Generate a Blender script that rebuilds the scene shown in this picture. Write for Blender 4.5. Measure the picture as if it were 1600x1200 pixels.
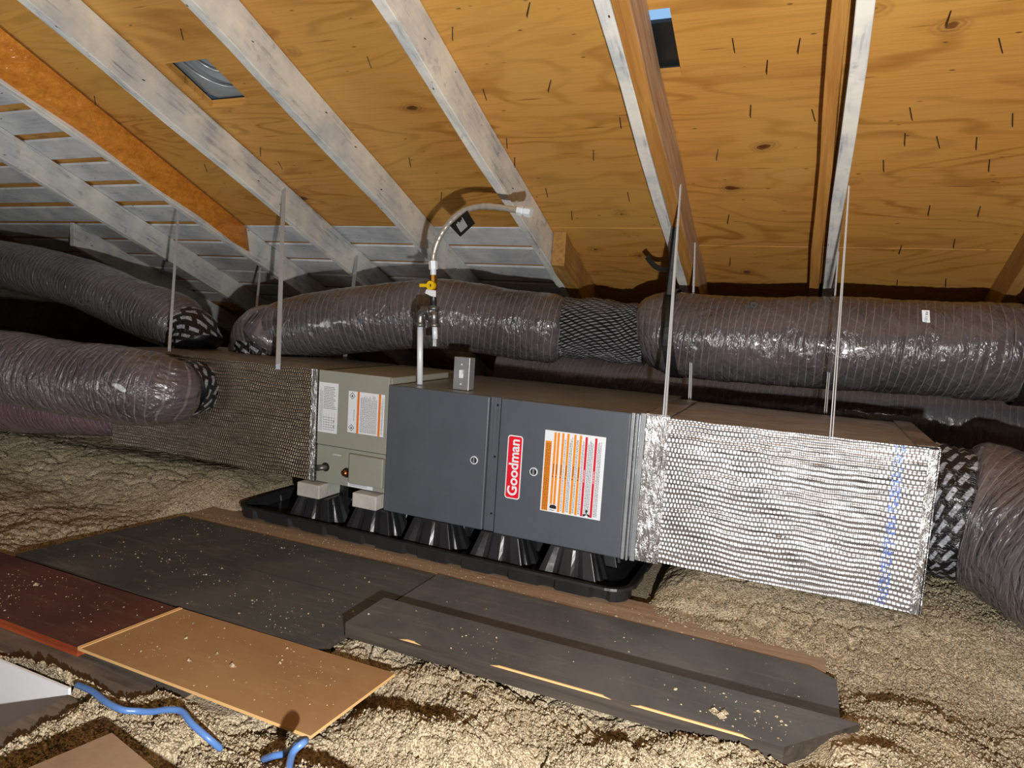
import bpy, bmesh, math, random
import numpy as np
from mathutils import Vector, Matrix
random.seed(7)
for o in list(bpy.data.objects): bpy.data.objects.remove(o)
COL = bpy.context.scene.collection
SC = bpy.context.scene
# ------------------------------------------------------------------ camera
F, YAW, PITCH, ROLL = 1067.36, 0.408393, 0.096748, 0.0633
CAM = Vector((1.3304, -2.0009, 0.7047))
fw = Vector((-math.sin(YAW)*math.cos(PITCH), math.cos(YAW)*math.cos(PITCH), -math.sin(PITCH)))
r0 = Vector((math.cos(YAW), math.sin(YAW), 0)); u0 = r0.cross(fw)
RT = r0*math.cos(ROLL)+u0*math.sin(ROLL); UP = -r0*math.sin(ROLL)+u0*math.cos(ROLL)
cd = bpy.data.cameras.new('camera'); cam = bpy.data.objects.new('camera', cd); COL.objects.link(cam)
M = Matrix((RT, UP, -fw)).transposed().to_4x4(); M.translation = CAM; cam.matrix_world = M
cd.sensor_width = 36; cd.lens = F/1600*36; cd.clip_start = .02
SC.camera = cam
# ------------------------------------------------------------------ world, lamps, exposure
def lin(c):
    return tuple(((v/255)/12.92 if v/255 <= .04045 else ((v/255+.055)/1.055)**2.4) for v in c)+(1,)
w = bpy.data.worlds.new('world'); SC.world = w; w.use_nodes = True
w.node_tree.nodes['Background'].inputs[0].default_value = lin((150, 195, 240)); w.node_tree.nodes['Background'].inputs[1].default_value = .9
def lamp(name, loc, energy, size, color=(1, 1, 1), kind='POINT', target=None, spot=None):
    l = bpy.data.lights.new(name, kind); l.energy = energy; l.color = color; l.shadow_soft_size = size
    o = bpy.data.objects.new(name, l); o.location = loc; COL.objects.link(o)
    if spot: l.spot_size = math.radians(spot); l.spot_blend = .9
    if target: o.rotation_euler = (Vector(target)-Vector(loc)).to_track_quat('-Z', 'Y').to_euler()
    return o
lamp('handheld_torch', CAM+RT*.12-UP*.28, 168, .014, (1, .98, .95))
lamp('added_roof_fill', (-1.3, -2.5, .2), 75, .3, (1, .985, .96), 'SPOT', (-2.0, .3, 1.25), 85)  # added fill without a real source, brightens the upper left roof
SC.view_settings.view_transform = 'Standard'; SC.view_settings.look = 'None'
SC.view_settings.exposure = 0.15; SC.view_settings.gamma = 1; SC.view_settings.use_curve_mapping = False
# ------------------------------------------------------------------ picking points of the measured place
def ray(px, py): return fw+RT*((px-800)/F)-UP*((py-600)/F)
def aty(px, py, y): d = ray(px, py); return CAM+d*((y-CAM.y)/d.y)
def atz(px, py, z): d = ray(px, py); return CAM+d*((z-CAM.z)/d.z)
TA = math.tan(math.radians(22.308))
def atr(px, py, z0=1.5):
    d = ray(px, py); return CAM+d*((z0-TA*CAM.y-CAM.z)/(d.z+TA*d.y))
def rz(y, z0=1.5): return z0-TA*y
# ------------------------------------------------------------------ materials
class NT:
    def __init__(s, name):
        s.m = bpy.data.materials.new(name); s.m.use_nodes = True; s.t = s.m.node_tree; s.t.nodes.clear()
        s.out = s.n('ShaderNodeOutputMaterial'); s.b = s.n('ShaderNodeBsdfPrincipled'); s.l(s.b.outputs[0], s.out.inputs[0])
        s.tc = s.n('ShaderNodeTexCoord')
    def n(s, t, **k):
        x = s.t.nodes.new(t)
        for a, v in k.items(): setattr(x, a, v)
        return x
    def l(s, a, b): s.t.links.new(a, b)
    def set(s, **k):
        for a, v in k.items():
            a = a.replace('_', ' ')
            if hasattr(v, 'links'): s.l(v, s.b.inputs[a])
            else: s.b.inputs[a].default_value = v
    def co(s, scale=(1, 1, 1), rot=(0, 0, 0), kind='Object', off=(0, 0, 0)):
        m = s.n('ShaderNodeMapping'); m.inputs['Scale'].default_value = scale; m.inputs['Rotation'].default_value = rot; m.inputs['Location'].default_value = off
        s.l(s.tc.outputs[kind], m.inputs[0]); return m.outputs[0]
    def gco(s, scale, axis='y'):   # grain coordinates; 'y' timbers follow the roof slope
        if axis != 'y': return s.co(scale)
        a = s.n('ShaderNodeMapping'); a.inputs['Rotation'].default_value = (math.radians(22.3), 0, 0); s.l(s.tc.outputs['Object'], a.inputs[0])
        m = s.n('ShaderNodeMapping'); m.inputs['Scale'].default_value = scale; s.l(a.outputs[0], m.inputs[0]); return m.outputs[0]
    def noise(s, v, scale=5, detail=3, rough=.5, dist=0):
        x = s.n('ShaderNodeTexNoise'); x.inputs['Scale'].default_value = scale; x.inputs['Detail'].default_value = detail
        x.inputs['Roughness'].default_value = rough; x.inputs['Distortion'].default_value = dist; s.l(v, x.inputs['Vector']); return x.outputs['Fac']
    def wave(s, v, scale=5, dist=2, dscale=1, detail=2, direction='X', prof='SIN', kind='BANDS'):
        x = s.n('ShaderNodeTexWave', bands_direction=direction, wave_profile=prof, wave_type=kind); x.inputs['Scale'].default_value = scale; x.inputs['Distortion'].default_value = dist
        x.inputs['Detail Scale'].default_value = dscale; x.inputs['Detail'].default_value = detail; s.l(v, x.inputs['Vector']); return x.outputs['Fac']
    def voro(s, v, scale=5, feature='F1', rand=1, out='Distance'):
        x = s.n('ShaderNodeTexVoronoi', feature=feature); x.inputs['Scale'].default_value = scale; x.inputs['Randomness'].default_value = rand; s.l(v, x.inputs['Vector']); return x.outputs[out]
    def ramp(s, f, stops, interp='LINEAR'):
        x = s.n('ShaderNodeValToRGB'); e = x.color_ramp.elements; x.color_ramp.interpolation = interp
        while len(e) < len(stops): e.new(.5)
        for k, (p, c) in zip(e, stops):
            k.position = p; k.color = c if len(c) == 4 else lin(c)
        s.l(f, x.inputs[0]); return x.outputs[0]
    def mask(s, f, a, b):   # a -> 0, b -> 1
        x = s.n('ShaderNodeMapRange'); x.inputs[1].default_value = a; x.inputs[2].default_value = b; s.l(f, x.inputs[0]); return x.outputs[0]
    def mix(s, f, a, b, mode='MIX'):
        x = s.n('ShaderNodeMix', data_type='RGBA', blend_type=mode)
        for v, i in ((f, 0), (a, 6), (b, 7)):
            if hasattr(v, 'links'): s.l(v, x.inputs[i])
            elif isinstance(v, tuple): x.inputs[i].default_value = v if len(v) == 4 else lin(v)
            else: x.inputs[i].default_value = v
        return x.outputs[2]
    def math(s, op, a, b=0.0):
        x = s.n('ShaderNodeMath', operation=op)
        for v, i in ((a, 0), (b, 1)):
            if hasattr(v, 'links'): s.l(v, x.inputs[i])
            else: x.inputs[i].default_value = v
        return x.outputs[0]
    def sep(s, v): x = s.n('ShaderNodeSeparateXYZ'); s.l(v, x.inputs[0]); return x.outputs
    def bump(s, h, strength=.3, dist=.01, prev=None):
        x = s.n('ShaderNodeBump'); x.inputs['Strength'].default_value = strength; x.inputs['Distance'].default_value = dist; s.l(h, x.inputs['Height'])
        if prev: s.l(prev, x.inputs['Normal'])
        s.l(x.outputs[0], s.b.inputs['Normal']); return x.outputs[0]

def plain(name, c, rough=.5, metal=0, bump=0, bscale=60, spec=.5, var=0):
    t = NT(name)
    if var:
        n = t.noise(t.co(), 9, 4, .6); c2 = tuple(max(0, v*(1-var)) for v in c)
        t.set(Base_Color=t.mix(t.mask(n, .3, .7), c, c2))
    else: t.set(Base_Color=lin(c))
    t.set(Roughness=rough, Metallic=metal, Specular_IOR_Level=spec)
    if bump: t.bump(t.noise(t.co(), bscale, 3), bump, .003)
    return t.m

def mat_plywood():
    t = NT('plywood'); v = t.co()
    # long contour lines of rotary cut veneer, running along x
    n = t.noise(t.co((.55, 2.3, .6)), 1.15, 3, .5, .5); g = t.math('SINE', t.math('MULTIPLY', n, 95)); g2 = t.noise(t.co((2, 60, 60)), 3, 4, .6)
    soft = t.noise(t.co((1, 4, 4)), 2.4, 3, .6)
    c = t.mix(t.math('MULTIPLY', t.mask(g, .25, 1.0), t.mask(soft, .3, .7)), (202, 146, 72), (160, 106, 42))
    c = t.mix(t.math('MULTIPLY', t.mask(g2, .45, .75), .4), c, (152, 98, 42))
    c = t.mix(t.math('MULTIPLY', t.mask(t.noise(v, 1.5, 3), .4, .65), .5), c, (210, 166, 86))
    kv = t.co((2.1, 3.4, 0.01), off=(.3, .7, 0)); kw = t.n('ShaderNodeVectorMath', operation='ADD'); t.l(kv, kw.inputs[0]); nz = t.n('ShaderNodeTexNoise'); nz.inputs['Scale'].default_value = 6; t.l(kv, nz.inputs['Vector'])
    sc_ = t.n('ShaderNodeVectorMath', operation='SCALE'); sc_.inputs['Scale'].default_value = .09; t.l(nz.outputs['Color'], sc_.inputs[0]); t.l(sc_.outputs[0], kw.inputs[1])
    kd = t.voro(kw.outputs[0], 1.75, rand=.95); kc = t.sep(t.voro(kw.outputs[0], 1.75, rand=.95, out='Color'))[0]
    halo = t.ramp(kd, [(0, (1, 1, 1, 1)), (.04, (.95, .95, .95, 1)), (.075, (.8, .8, .8, 1)), (.09, (.12, .12, .12, 1)), (.12, (.4, .4, .4, 1)), (.14, (.05, .05, .05, 1)), (.17, (.2, .2, .2, 1)), (.2, (0, 0, 0, 1))])
    halo = t.math('MULTIPLY', halo, t.mask(kc, .2, .24))
    c = t.mix(halo, c, (92, 50, 22))
    sp = t.voro(t.co((6, 18, .01), off=(.1, .4, 0)), 1.5); c = t.mix(t.math('MULTIPLY', t.mask(sp, .09, .04), .75), c, (80, 44, 18))
    st = t.voro(t.co((1.2, 22, .01)), 1.6); c = t.mix(t.math('MULTIPLY', t.mask(st, .1, .05), .6), c, (90, 50, 20))
    t.set(Base_Color=c, Roughness=.55, Specular_IOR_Level=.35); t.bump(t.math('ADD', g2, halo), .12, .004); return t.m

def mat_whitewood(name, base=(238, 235, 224), grey=(196, 200, 203), axis='y', amt=1.0):
    t = NT(name)
    sc = (30, 2.2, 30) if axis == 'y' else (2.2, 30, 30)
    g = t.noise(t.gco(sc, axis), 2.2, 5, .65); b = t.noise(t.co(), 5, 4, .6)
    c = t.mix(t.mask(b, .38, .68), base, grey)
    c = t.mix(t.math('MULTIPLY', t.math('MULTIPLY', t.mask(g, .52, .7), t.mask(b, .42, .6)), .75*amt), c, (118, 122, 128))
    c = t.mix(t.math('MULTIPLY', t.mask(t.noise(t.co(), 13, 5, .7), .6, .72), .45*amt), c, (108, 110, 114))
    sp = t.voro(t.co((16, 5, 16) if axis == 'y' else (5, 16, 16)), 1.6); c = t.mix(t.mask(sp, .075, .045), c, (38, 34, 32))
    t.set(Base_Color=c, Roughness=.75, Specular_IOR_Level=.25); t.bump(g, .35, .004); return t.m

def mat_wood(name, a, b, axis='y', rough=.6, dust=0, spec=.35, coarse=1.0):
    t = NT(name); sc = {'y': (26, 1.5, 26), 'x': (1.5, 26, 26), 'z': (26, 26, 1.5)}[axis]
    sc = tuple(v*coarse for v in sc)
    g = t.noise(t.gco(sc, axis), 2, 5, .6, .6); c = t.mix(t.mask(g, .35, .7), a, b)
    if dust:
        d = t.noise(t.co(), 4, 5, .7); c = t.mix(t.math('MULTIPLY', t.mask(d, .45, .8), dust), c, (150, 138, 115))
    t.set(Base_Color=c, Roughness=rough, Specular_IOR_Level=spec); t.bump(g, .25, .003); return t.m

def mat_board(name, a, b, rough=.5, specks=1.0, spec=.45, dust=(150, 142, 122)):
    t = NT(name); v = t.co()
    n = t.noise(v, 3.2, 5, .62, .4); c = t.mix(t.mask(n, .35, .72), a, b)
    s = t.noise(t.co((1, 1, .1)), 170, 2, .5); region = t.noise(v, 5, 3, .6)
    m = t.math('MULTIPLY', t.mask(s, .68, .73), t.mask(region, .48, .68))
    c = t.mix(t.math('MULTIPLY', m, .5*specks), c, (176, 164, 138))
    c = t.mix(t.math('MULTIPLY', t.mask(t.noise(t.co((2, 14, 2)), 3, 4, .7), .55, .85), .35*specks), c, dust)
    t.set(Base_Color=c, Roughness=rough, Specular_IOR_Level=spec); t.bump(t.noise(v, 120, 3), .12, .002); return t.m

def mat_jacket(name='duct_jacket', a=(86, 82, 85), b=(68, 65, 69), line=(138, 133, 133), crinkle=1.0):
    t = NT(name); uv = t.co(kind='UV'); s = t.sep(uv)      # u: metres around, v: metres along
    du = t.math('ADD', t.math('ADD', s[1], t.math('MULTIPLY', s[0], .06)), t.math('MULTIPLY', t.noise(uv, 5, 2), .022))
    ring = t.math('ABSOLUTE', t.math('SUBTRACT', t.math('FRACT', t.math('MULTIPLY', du, 1/.026)), .5))
    d1 = t.math('ABSOLUTE', t.math('SUBTRACT', t.math('FRACT', t.math('ADD', t.math('MULTIPLY', s[0], 9), t.math('MULTIPLY', s[1], 15))), .5))
    d2 = t.math('ABSOLUTE', t.math('SUBTRACT', t.math('FRACT', t.math('SUBTRACT', t.math('MULTIPLY', s[0], 14), t.math('MULTIPLY', s[1], 9))), .5))
    lm = t.math('MAXIMUM', t.mask(ring, .075, .035), t.math('MULTIPLY', t.math('MAXIMUM', t.mask(d1, .035, .015), t.mask(d2, .035, .015)), .35))
    brk = t.mask(t.noise(uv, 7, 3, .6), .25, .6)
    c = t.mix(t.mask(t.noise(uv, 3.5, 3), .35, .65), a, b)
    c = t.mix(t.math('MULTIPLY', t.math('MULTIPLY', lm, brk), .62), c, line)
    w2 = t.noise(t.co((14, 34, 1), kind='UV'), 1, 3, .55, 1.6); w3 = t.noise(t.co((4, 8, 1), kind='UV'), 2, 2, .5, 2); w4 = t.noise(t.co((40, 70, 1), kind='UV'), 1.5, 2, .6, 1.0)
    t.set(Base_Color=c, Roughness=.27, Specular_IOR_Level=.6, Coat_Weight=.5, Coat_Roughness=.08)
    pu = t.mask(t.math('ABSOLUTE', t.math('SUBTRACT', t.math('FRACT', t.math('MULTIPLY', du, 1/.026)), .5)), 0, .5)
    n0 = t.bump(pu, .25*crinkle, .006); n1 = t.bump(w2, .5*crinkle, .012, n0); n2 = t.bump(w3, .6*crinkle, .02, n1); t.bump(w4, .22*crinkle, .004, n2)
    return t.m

def mat_collar():
    t = NT('printed_black_tape'); uv = t.co((1, 1, 1), (0, 0, .5), 'UV')
    br = t.n('ShaderNodeTexBrick'); br.inputs['Scale'].default_value = 1; br.inputs['Brick Width'].default_value = .058; br.inputs['Row Height'].default_value = .032
    br.inputs['Mortar Size'].default_value = .011; br.inputs['Mortar Smooth'].default_value = .3; t.l(uv, br.inputs['Vector'])
    w = t.noise(uv, 90, 4, .7); txt = t.noise(t.co((4, 1.2, 1), (0, 0, .5), 'UV'), 60, 2, .6)
    m = t.math('MULTIPLY', t.math('SUBTRACT', 1.0, br.outputs['Fac']), t.mask(t.math('ADD', t.math('MULTIPLY', w, .5), t.math('MULTIPLY', txt, .5)), .38, .5))
    t.set(Base_Color=t.mix(m, (14, 15, 20), (158, 162, 172)), Roughness=.3, Specular_IOR_Level=.6)
    n1 = t.bump(t.noise(t.co((20, 8, 1), kind='UV'), 2, 4, .6, 1.5), .7, .02); return t.m

def mat_foil(name, base=(206, 208, 212), rough=.37, bub=1.0, tape=False):
    t = NT(name); v = t.co(); s = t.sep(v)
    if not tape:
        P = 2*math.pi
        # offset rows of bubbles: rows follow x, stacked in z (sides) or y (top)
        zz = t.math('ADD', s[2], s[1]); wob = t.math('MULTIPLY', t.noise(v, 7, 2), .02)
        zz = t.math('ADD', zz, wob)
        r = t.math('MULTIPLY', zz, P/.0135); q = t.math('MULTIPLY', s[0], P/.0105)
        odd = t.math('MULTIPLY', t.math('FLOOR', t.math('DIVIDE', r, P)), math.pi*1.0)
        h = t.math('ADD', t.math('MULTIPLY', t.math('SINE', r), .75), t.math('MULTIPLY', t.math('SINE', t.math('ADD', t.math('ADD', q, odd), t.math('MULTIPLY', t.noise(v, 22, 2), 5))), .5))
        big = t.noise(t.co((2, 2, 12)), 1.8, 3, .6)
        crv = t.math('ABSOLUTE', t.math('SINE', t.math('MULTIPLY', zz, P/.027)))
        c = t.mix(t.math('MULTIPLY', t.mask(t.noise(t.co((4, 60, 60)), 2.2, 3), .56, .66), .75), base, (104, 102, 100))
        n1 = t.bump(h, .9*bub, .0011); n2 = t.bump(big, .45, .02, n1); t.bump(t.noise(v, 200, 3, .6), .5, .0016, n2)
    else:
        c = t.mix(t.mask(t.noise(v, 6, 3), .4, .65), base, (150, 148, 144))
        n1 = t.bump(t.noise(t.co((40, 40, 14)), 1.4, 4, .65, 1.2), .8, .012)
    t.set(Base_Color=c, Metallic=.88, Roughness=rough); return t.m

def mat_insul(name='blown_insulation'):
    t = NT(name); v = t.co()
    n = t.noise(v, 120, 4, .7); n2 = t.noise(v, 9, 4, .6); n3 = t.voro(v, 210)
    c = t.mix(t.mask(n, .3, .68), (166, 149, 120), (228, 214, 186)); c = t.mix(t.math('MULTIPLY', t.mask(n2, .4, .7), .3), c, (154, 137, 110))
    c = t.mix(t.math('MULTIPLY', t.mask(n3, .5, .75), .6), c, (112, 92, 64))
    t.set(Base_Color=c, Roughness=.95, Specular_IOR_Level=.1)
    n1 = t.bump(t.math('SUBTRACT', 1.0, n3), .8, .006); t.bump(n, .8, .008, n1); return t.m

PLY = mat_plywood()
WW = mat_whitewood('whitewashed_rafter'); WB = mat_whitewood('whitewashed_board', (226, 228, 230), (190, 194, 200), 'x', .5)
ORANGE = NT('orange_stained_wood')
_g = ORANGE.noise(ORANGE.co((20, 2, 20)), 2, 4, .6)
ORANGE.set(Base_Color=ORANGE.mix(ORANGE.mask(_g, .3, .75), (220, 144, 56), (192, 116, 40)), Roughness=.25, Specular_IOR_Level=.6, Coat_Weight=.5, Coat_Roughness=.12)
ORANGE.bump(ORANGE.noise(ORANGE.co((6, 3.5, 6)), 3, 4, .55), .8, .03); ORANGE = ORANGE.m
SISTER = mat_wood('new_fir_wood', (194, 140, 72), (160, 108, 50)); PINKW = mat_wood('weathered_fir_wood', (206, 178, 150), (164, 124, 90))
BLOCKW = mat_wood('block_wood', (180, 138, 76), (148, 106, 54))
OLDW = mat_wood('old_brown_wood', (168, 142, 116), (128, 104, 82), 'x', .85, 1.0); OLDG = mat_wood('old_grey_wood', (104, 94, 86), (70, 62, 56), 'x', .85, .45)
BLACKB = mat_board('dark_board', (78, 80, 78), (48, 51, 53), .6); BLACKP = mat_board('dark_plank', (94, 95, 94), (60, 62, 63), .55, .9)
BLACKE = mat_wood('dark_plank_edge', (74, 66, 58), (48, 42, 38), 'x', .7)
REDB = mat_board('red_brown_board', (92, 52, 44), (66, 34, 30), .45, .8); REDE = mat_wood('red_board_edge', (176, 88, 50), (130, 56, 32), 'x', .5)
TANB = mat_board('tan_hardboard', (160, 124, 84), (140, 104, 68), .55, .8, .4, (190, 164, 120)); TANE = plain('tan_board_edge', (214, 172, 116), .7)
CARD = mat_board('brown_panel', (150, 126, 102), (126, 102, 80), .7, .7)
JACK = mat_jacket(); JACKP = mat_jacket('plum_duct_jacket', (112, 88, 98), (88, 68, 78)); JACKC = mat_jacket('creased_duct_jacket', (92, 84, 88), (72, 66, 70), (146, 140, 140), 1.7); STRAPM = plain('strap_steel', (184, 192, 200), .3, .4); JACKD = mat_jacket('smooth_duct_jacket', (92, 88, 92), (78, 74, 78), (120, 116, 118), .5)
COLLAR = mat_collar()
FOIL = mat_foil('bubble_foil'); FOILT = mat_foil('foil_tape', (210, 210, 212), .3, 1, True); FOILD = mat_foil('dim_lit_bubble_foil', (160, 152, 138), .36, 2.2)  # left box foil: weaker torch reflection at its angle put into a darker base
INS = mat_insul()
DARKP = plain('slate_paint', (82, 89, 98), .42, 0, .12, 300, .5, .06); GREYP = plain('putty_grey_paint', (150, 152, 142), .45, 0, .1, 300, .5, .04)
GALV = plain('galvanised_steel', (176, 181, 186), .36, .55, .25, 40, .5, .12); STEEL = plain('bright_steel', (228, 236, 244), .4, .12); CHROME = plain('polished_connector', (190, 184, 174), .28, .55); VENTM = plain('vent_metal', (150, 158, 164), .4, .5)
IRON = plain('grey_iron', (128, 128, 128), .42, .9, .3, 90); DKMETAL = plain('dark_metal', (70, 74, 78), .4, .8)
BLKPL = plain('black_plastic', (40, 41, 44), .33, 0, .35, 18, .6, .25); BLKRUB = plain('black_webbing', (24, 25, 28), .45)
FOAM = plain('pale_foam', (196, 194, 188), .7, 0, .5, 90, .3, .15); YEL = plain('yellow_paint', (232, 190, 20), .35); BRASS = plain('brass', (200, 150, 70), .3, 1)
WHT = plain('white_sticker', (226, 232, 238), .5); WPAINT = plain('white_drywall', (236, 238, 242), .6, 0, .1, 80); INKG = plain('grey_ink', (112, 118, 126), .6); INKB = plain('black_ink', (22, 22, 24), .6)
ORG = plain('orange_ink', (226, 120, 40), .5); ORG2 = plain('amber_ink', (232, 140, 20), .5); RED = plain('red_ink', (204, 26, 52), .4); REDL = plain('red_badge', (222, 24, 46), .35)
COPPER = plain('copper', (170, 104, 78), .35, 1); BLUE = plain('blue_cable_sheath', (82, 120, 180), .35, 0, .15, 60); NAILM = plain('dark_nail', (70, 52, 36), .5, .7)
BLUEI = plain('blue_print', (92, 118, 196), .4, .4); TEAL = plain('green_sealant', (110, 160, 140), .6)
# ------------------------------------------------------------------ mesh helpers
class MB:
    def __init__(s): s.v = []; s.f = []; s.uv = []; s.mi = []
    def add(s, vs, fs, uvs=None, mi=0):
        b = len(s.v); s.v += [tuple(v) for v in vs]
        for k, f in enumerate(fs):
            s.f.append(tuple(b+i for i in f)); s.uv.append(uvs[k] if uvs else None); s.mi.append(mi)
        return s
    def box(s, x0, x1, y0, y1, z0, z1, mi=0):
        return s.hexa([(x0, y0, z0), (x1, y0, z0), (x1, y1, z0), (x0, y1, z0), (x0, y0, z1), (x1, y0, z1), (x1, y1, z1), (x0, y1, z1)], mi)
    def hexa(s, v, mi=0): return s.add(v, [(3, 2, 1, 0), (4, 5, 6, 7), (0, 1, 5, 4), (1, 2, 6, 5), (2, 3, 7, 6), (3, 0, 4, 7)], None, mi)
    def slab(s, pts, z0, z1, mi=0):      # polygon prism
        n = len(pts); vs = [(p[0], p[1], z0) for p in pts]+[(p[0], p[1], z1) for p in pts]
        return s.add(vs, [tuple(range(n))[::-1], tuple(range(n, 2*n))]+[(i, (i+1) % n, n+(i+1) % n, n+i) for i in range(n)], None, mi)
    def tube(s, path, rad, seg=16, caps=True, mi=0, wob=None, flat=None):
        P = [Vector(p) for p in path]; n = len(P); R = rad if isinstance(rad, (list, tuple)) else [rad]*n
        T = [(P[min(i+1, n-1)]-P[max(i-1, 0)]).normalized() for i in range(n)]
        a = Vector((0, 0, 1)) if abs(T[0].z) < .9 else Vector((0, 1, 0))
        N = (a-T[0]*a.dot(T[0])).normalized(); vs = []; L = 0; Ls = []
        for i in range(n):
            if i: L += (P[i]-P[i-1]).length
            Ls.append(L); N = (N-T[i]*N.dot(T[i])).normalized(); B = T[i].cross(N)
            for k in range(seg):
                an = 2*math.pi*k/seg; r = R[i]*(wob(an, L) if wob else 1)
                d = N*math.cos(an)*(flat or 1)+B*math.sin(an); vs.append(P[i]+d*r)
        fs = []; uvs = []; rm = sum(R)/n
        for i in range(n-1):
            for k in range(seg):
                k2 = (k+1) % seg; fs.append((i*seg+k, i*seg+k2, (i+1)*seg+k2, (i+1)*seg+k))
                u, u2 = rm*2*math.pi*k/seg, rm*2*math.pi*(k+1)/seg; uvs.append([(u, Ls[i]), (u2, Ls[i]), (u2, Ls[i+1]), (u, Ls[i+1])])
        if caps:
            fs.append(tuple(range(seg))[::-1]); fs.append(tuple((n-1)*seg+k for k in range(seg))); uvs += [[(0, 0)]*seg]*2
        return s.add(vs, fs, uvs, mi)
    def ribbon(s, path, wdir, width, thick=.0012, mi=0):
        P = [Vector(p) for p in path]; W = Vector(wdir).normalized(); n = len(P); vs = []
        for i in range(n):
            t = (P[min(i+1, n-1)]-P[max(i-1, 0)]).normalized(); w = (W-t*W.dot(t)).normalized(); nn = t.cross(w)
            for a, b in ((-1, -1), (1, -1), (1, 1), (-1, 1)): vs.append(P[i]+w*a*width/2+nn*b*thick/2)
        fs = [(3, 2, 1, 0), tuple(4*(n-1)+k for k in range(4))]
        for i in range(n-1):
            for k in range(4): fs.append((4*i+k, 4*i+(k+1) % 4, 4*i+4+(k+1) % 4, 4*i+4+k))
        return s.add(vs, fs, None, mi)
    def build(s, name, mat, parent=None, smooth=False, bevel=0, seg=2):
        me = bpy.data.meshes.new(name); me.from_pydata(s.v, [], s.f); mats = mat if isinstance(mat, (list, tuple)) else [mat]
        for m in mats: me.materials.append(m)
        if any(u for u in s.uv):
            ul = me.uv_layers.new(name='UVMap'); i = 0
            for f, u in zip(s.f, s.uv):
                for k in range(len(f)):
                    if u: ul.data[i].uv = u[k]
                    i += 1
        for p, m in zip(me.polygons, s.mi): p.material_index = m; p.use_smooth = smooth
        me.validate(); bm = bmesh.new(); bm.from_mesh(me); bmesh.ops.recalc_face_normals(bm, faces=bm.faces[:]); bm.to_mesh(me); bm.free()
        o = bpy.data.objects.new(name, me); COL.objects.link(o)
        if parent:
            o.parent = parent
            if parent.type == 'EMPTY': o.location = -Vector(parent.location)
        if bevel:
            b = o.modifiers.new('bevel', 'BEVEL'); b.width = bevel; b.segments = seg; b.limit_method = 'ANGLE'; b.angle_limit = math.radians(40)
        return o
def tag(o, label=None, cat=None, group=None, kind=None):
    for k, v in (('label', label), ('category', cat), ('group', group), ('kind', kind)):
        if v: o[k] = v
    return o
def thing(name, loc, label, cat, group=None):
    o = bpy.data.objects.new(name, None); o.empty_display_size = .05; COL.objects.link(o); o.location = loc; return tag(o, label, cat, group)
def smooth_path(pts, step=.012):
    P = [Vector(p) for p in pts]; out = []
    for i in range(len(P)-1):
        a, b, c, d = P[max(i-1, 0)], P[i], P[i+1], P[min(i+2, len(P)-1)]
        n = max(2, int((c-b).length/step))
        for k in range(n):
            t = k/n; out.append(.5*((2*b)+(c-a)*t+(2*a-5*b+4*c-d)*t*t+(3*b-a-3*c+d)*t**3))
    out.append(P[-1]); return out
def text_mesh(body, size, mat, origin, xd, yd, name, parent, thick=0.0, align='CENTER', depth=.0004):
    c = bpy.data.curves.new(name, 'FONT'); c.body = body; c.size = size; c.offset = thick; c.extrude = depth; c.align_x = align; c.align_y = 'CENTER'
    t = bpy.data.objects.new('tmp', c); COL.objects.link(t); dg = bpy.context.evaluated_depsgraph_get(); dg.update()
    me = bpy.data.meshes.new_from_object(t.evaluated_get(dg)); bpy.data.objects.remove(t)
    X, Y = Vector(xd).normalized(), Vector(yd).normalized(); Z = X.cross(Y)
    Mx = Matrix((X, Y, Z)).transposed().to_4x4(); Mx.translation = Vector(origin); me.transform(Mx); me.materials.clear(); me.materials.append(mat); me.name = name
    o = bpy.data.objects.new(name, me); COL.objects.link(o); o.parent = parent
    if parent.type == 'EMPTY': o.location = -Vector(parent.location)
    return o
# numpy value noise
def vn(x, y, s=0):
    xi = np.floor(x).astype(np.int64); yi = np.floor(y).astype(np.int64); fx = x-xi; fy = y-yi
    def h(a, b):
        n = (a*374761393+b*668265263+s*974634777) & 0xffffffff; n = ((n ^ (n >> 13))*1274126177) & 0xffffffff; return ((n ^ (n >> 16)) & 0xffff)/65535.0
    fx = fx*fx*(3-2*fx); fy = fy*fy*(3-2*fy)
    return (h(xi, yi)*(1-fx)+h(xi+1, yi)*fx)*(1-fy)+(h(xi, yi+1)*(1-fx)+h(xi+1, yi+1)*fx)*fy
def sst(a, b, x): t = np.clip((x-a)/(b-a), 0, 1); return t*t*(3-2*t)
# ================================================================== SETTING
XL, XR, YB, YE = -4.6, 3.6, -3.6, 3.7
VENTS = [(-.955, -.745, -.135, .085), (.715, .9, -.115, .12)]
def roof_layer(mb, z0, th, cells, holes, mi=0):
    for (x0, x1, y0, y1) in cells:
        xs = sorted({x0, x1} | {v for h in holes for v in h[:2] if x0 < v < x1}); ys = sorted({y0, y1} | {v for h in holes for v in h[2:] if y0 < v < y1})
        for a, b in zip(xs, xs[1:]):
            for c, d in zip(ys, ys[1:]):
                if any(h[0]-1e-6 <= a and b <= h[1]+1e-6 and h[2]-1e-6 <= c and d <= h[3]+1e-6 for h in holes): continue
                mb.hexa([(a, c, rz(c, z0)), (b, c, rz(c, z0)), (b, d, rz(d, z0)), (a, d, rz(d, z0)), (a, c, rz(c, z0)+th), (b, c, rz(c, z0)+th), (b, d, rz(d, z0)+th), (a, d, rz(d, z0)+th)], mi)
mb = MB()
roof_layer(mb, 1.5, .0145, [(-1.63, XR, YB, .926), (.19, .80, .932, YE), (.80, XR, 1.06, YE), (.80, XR, .926, 1.056)], VENTS)
roof_layer(mb, 1.516, .012, [(XL, XR, YB, YE)], VENTS)
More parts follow.
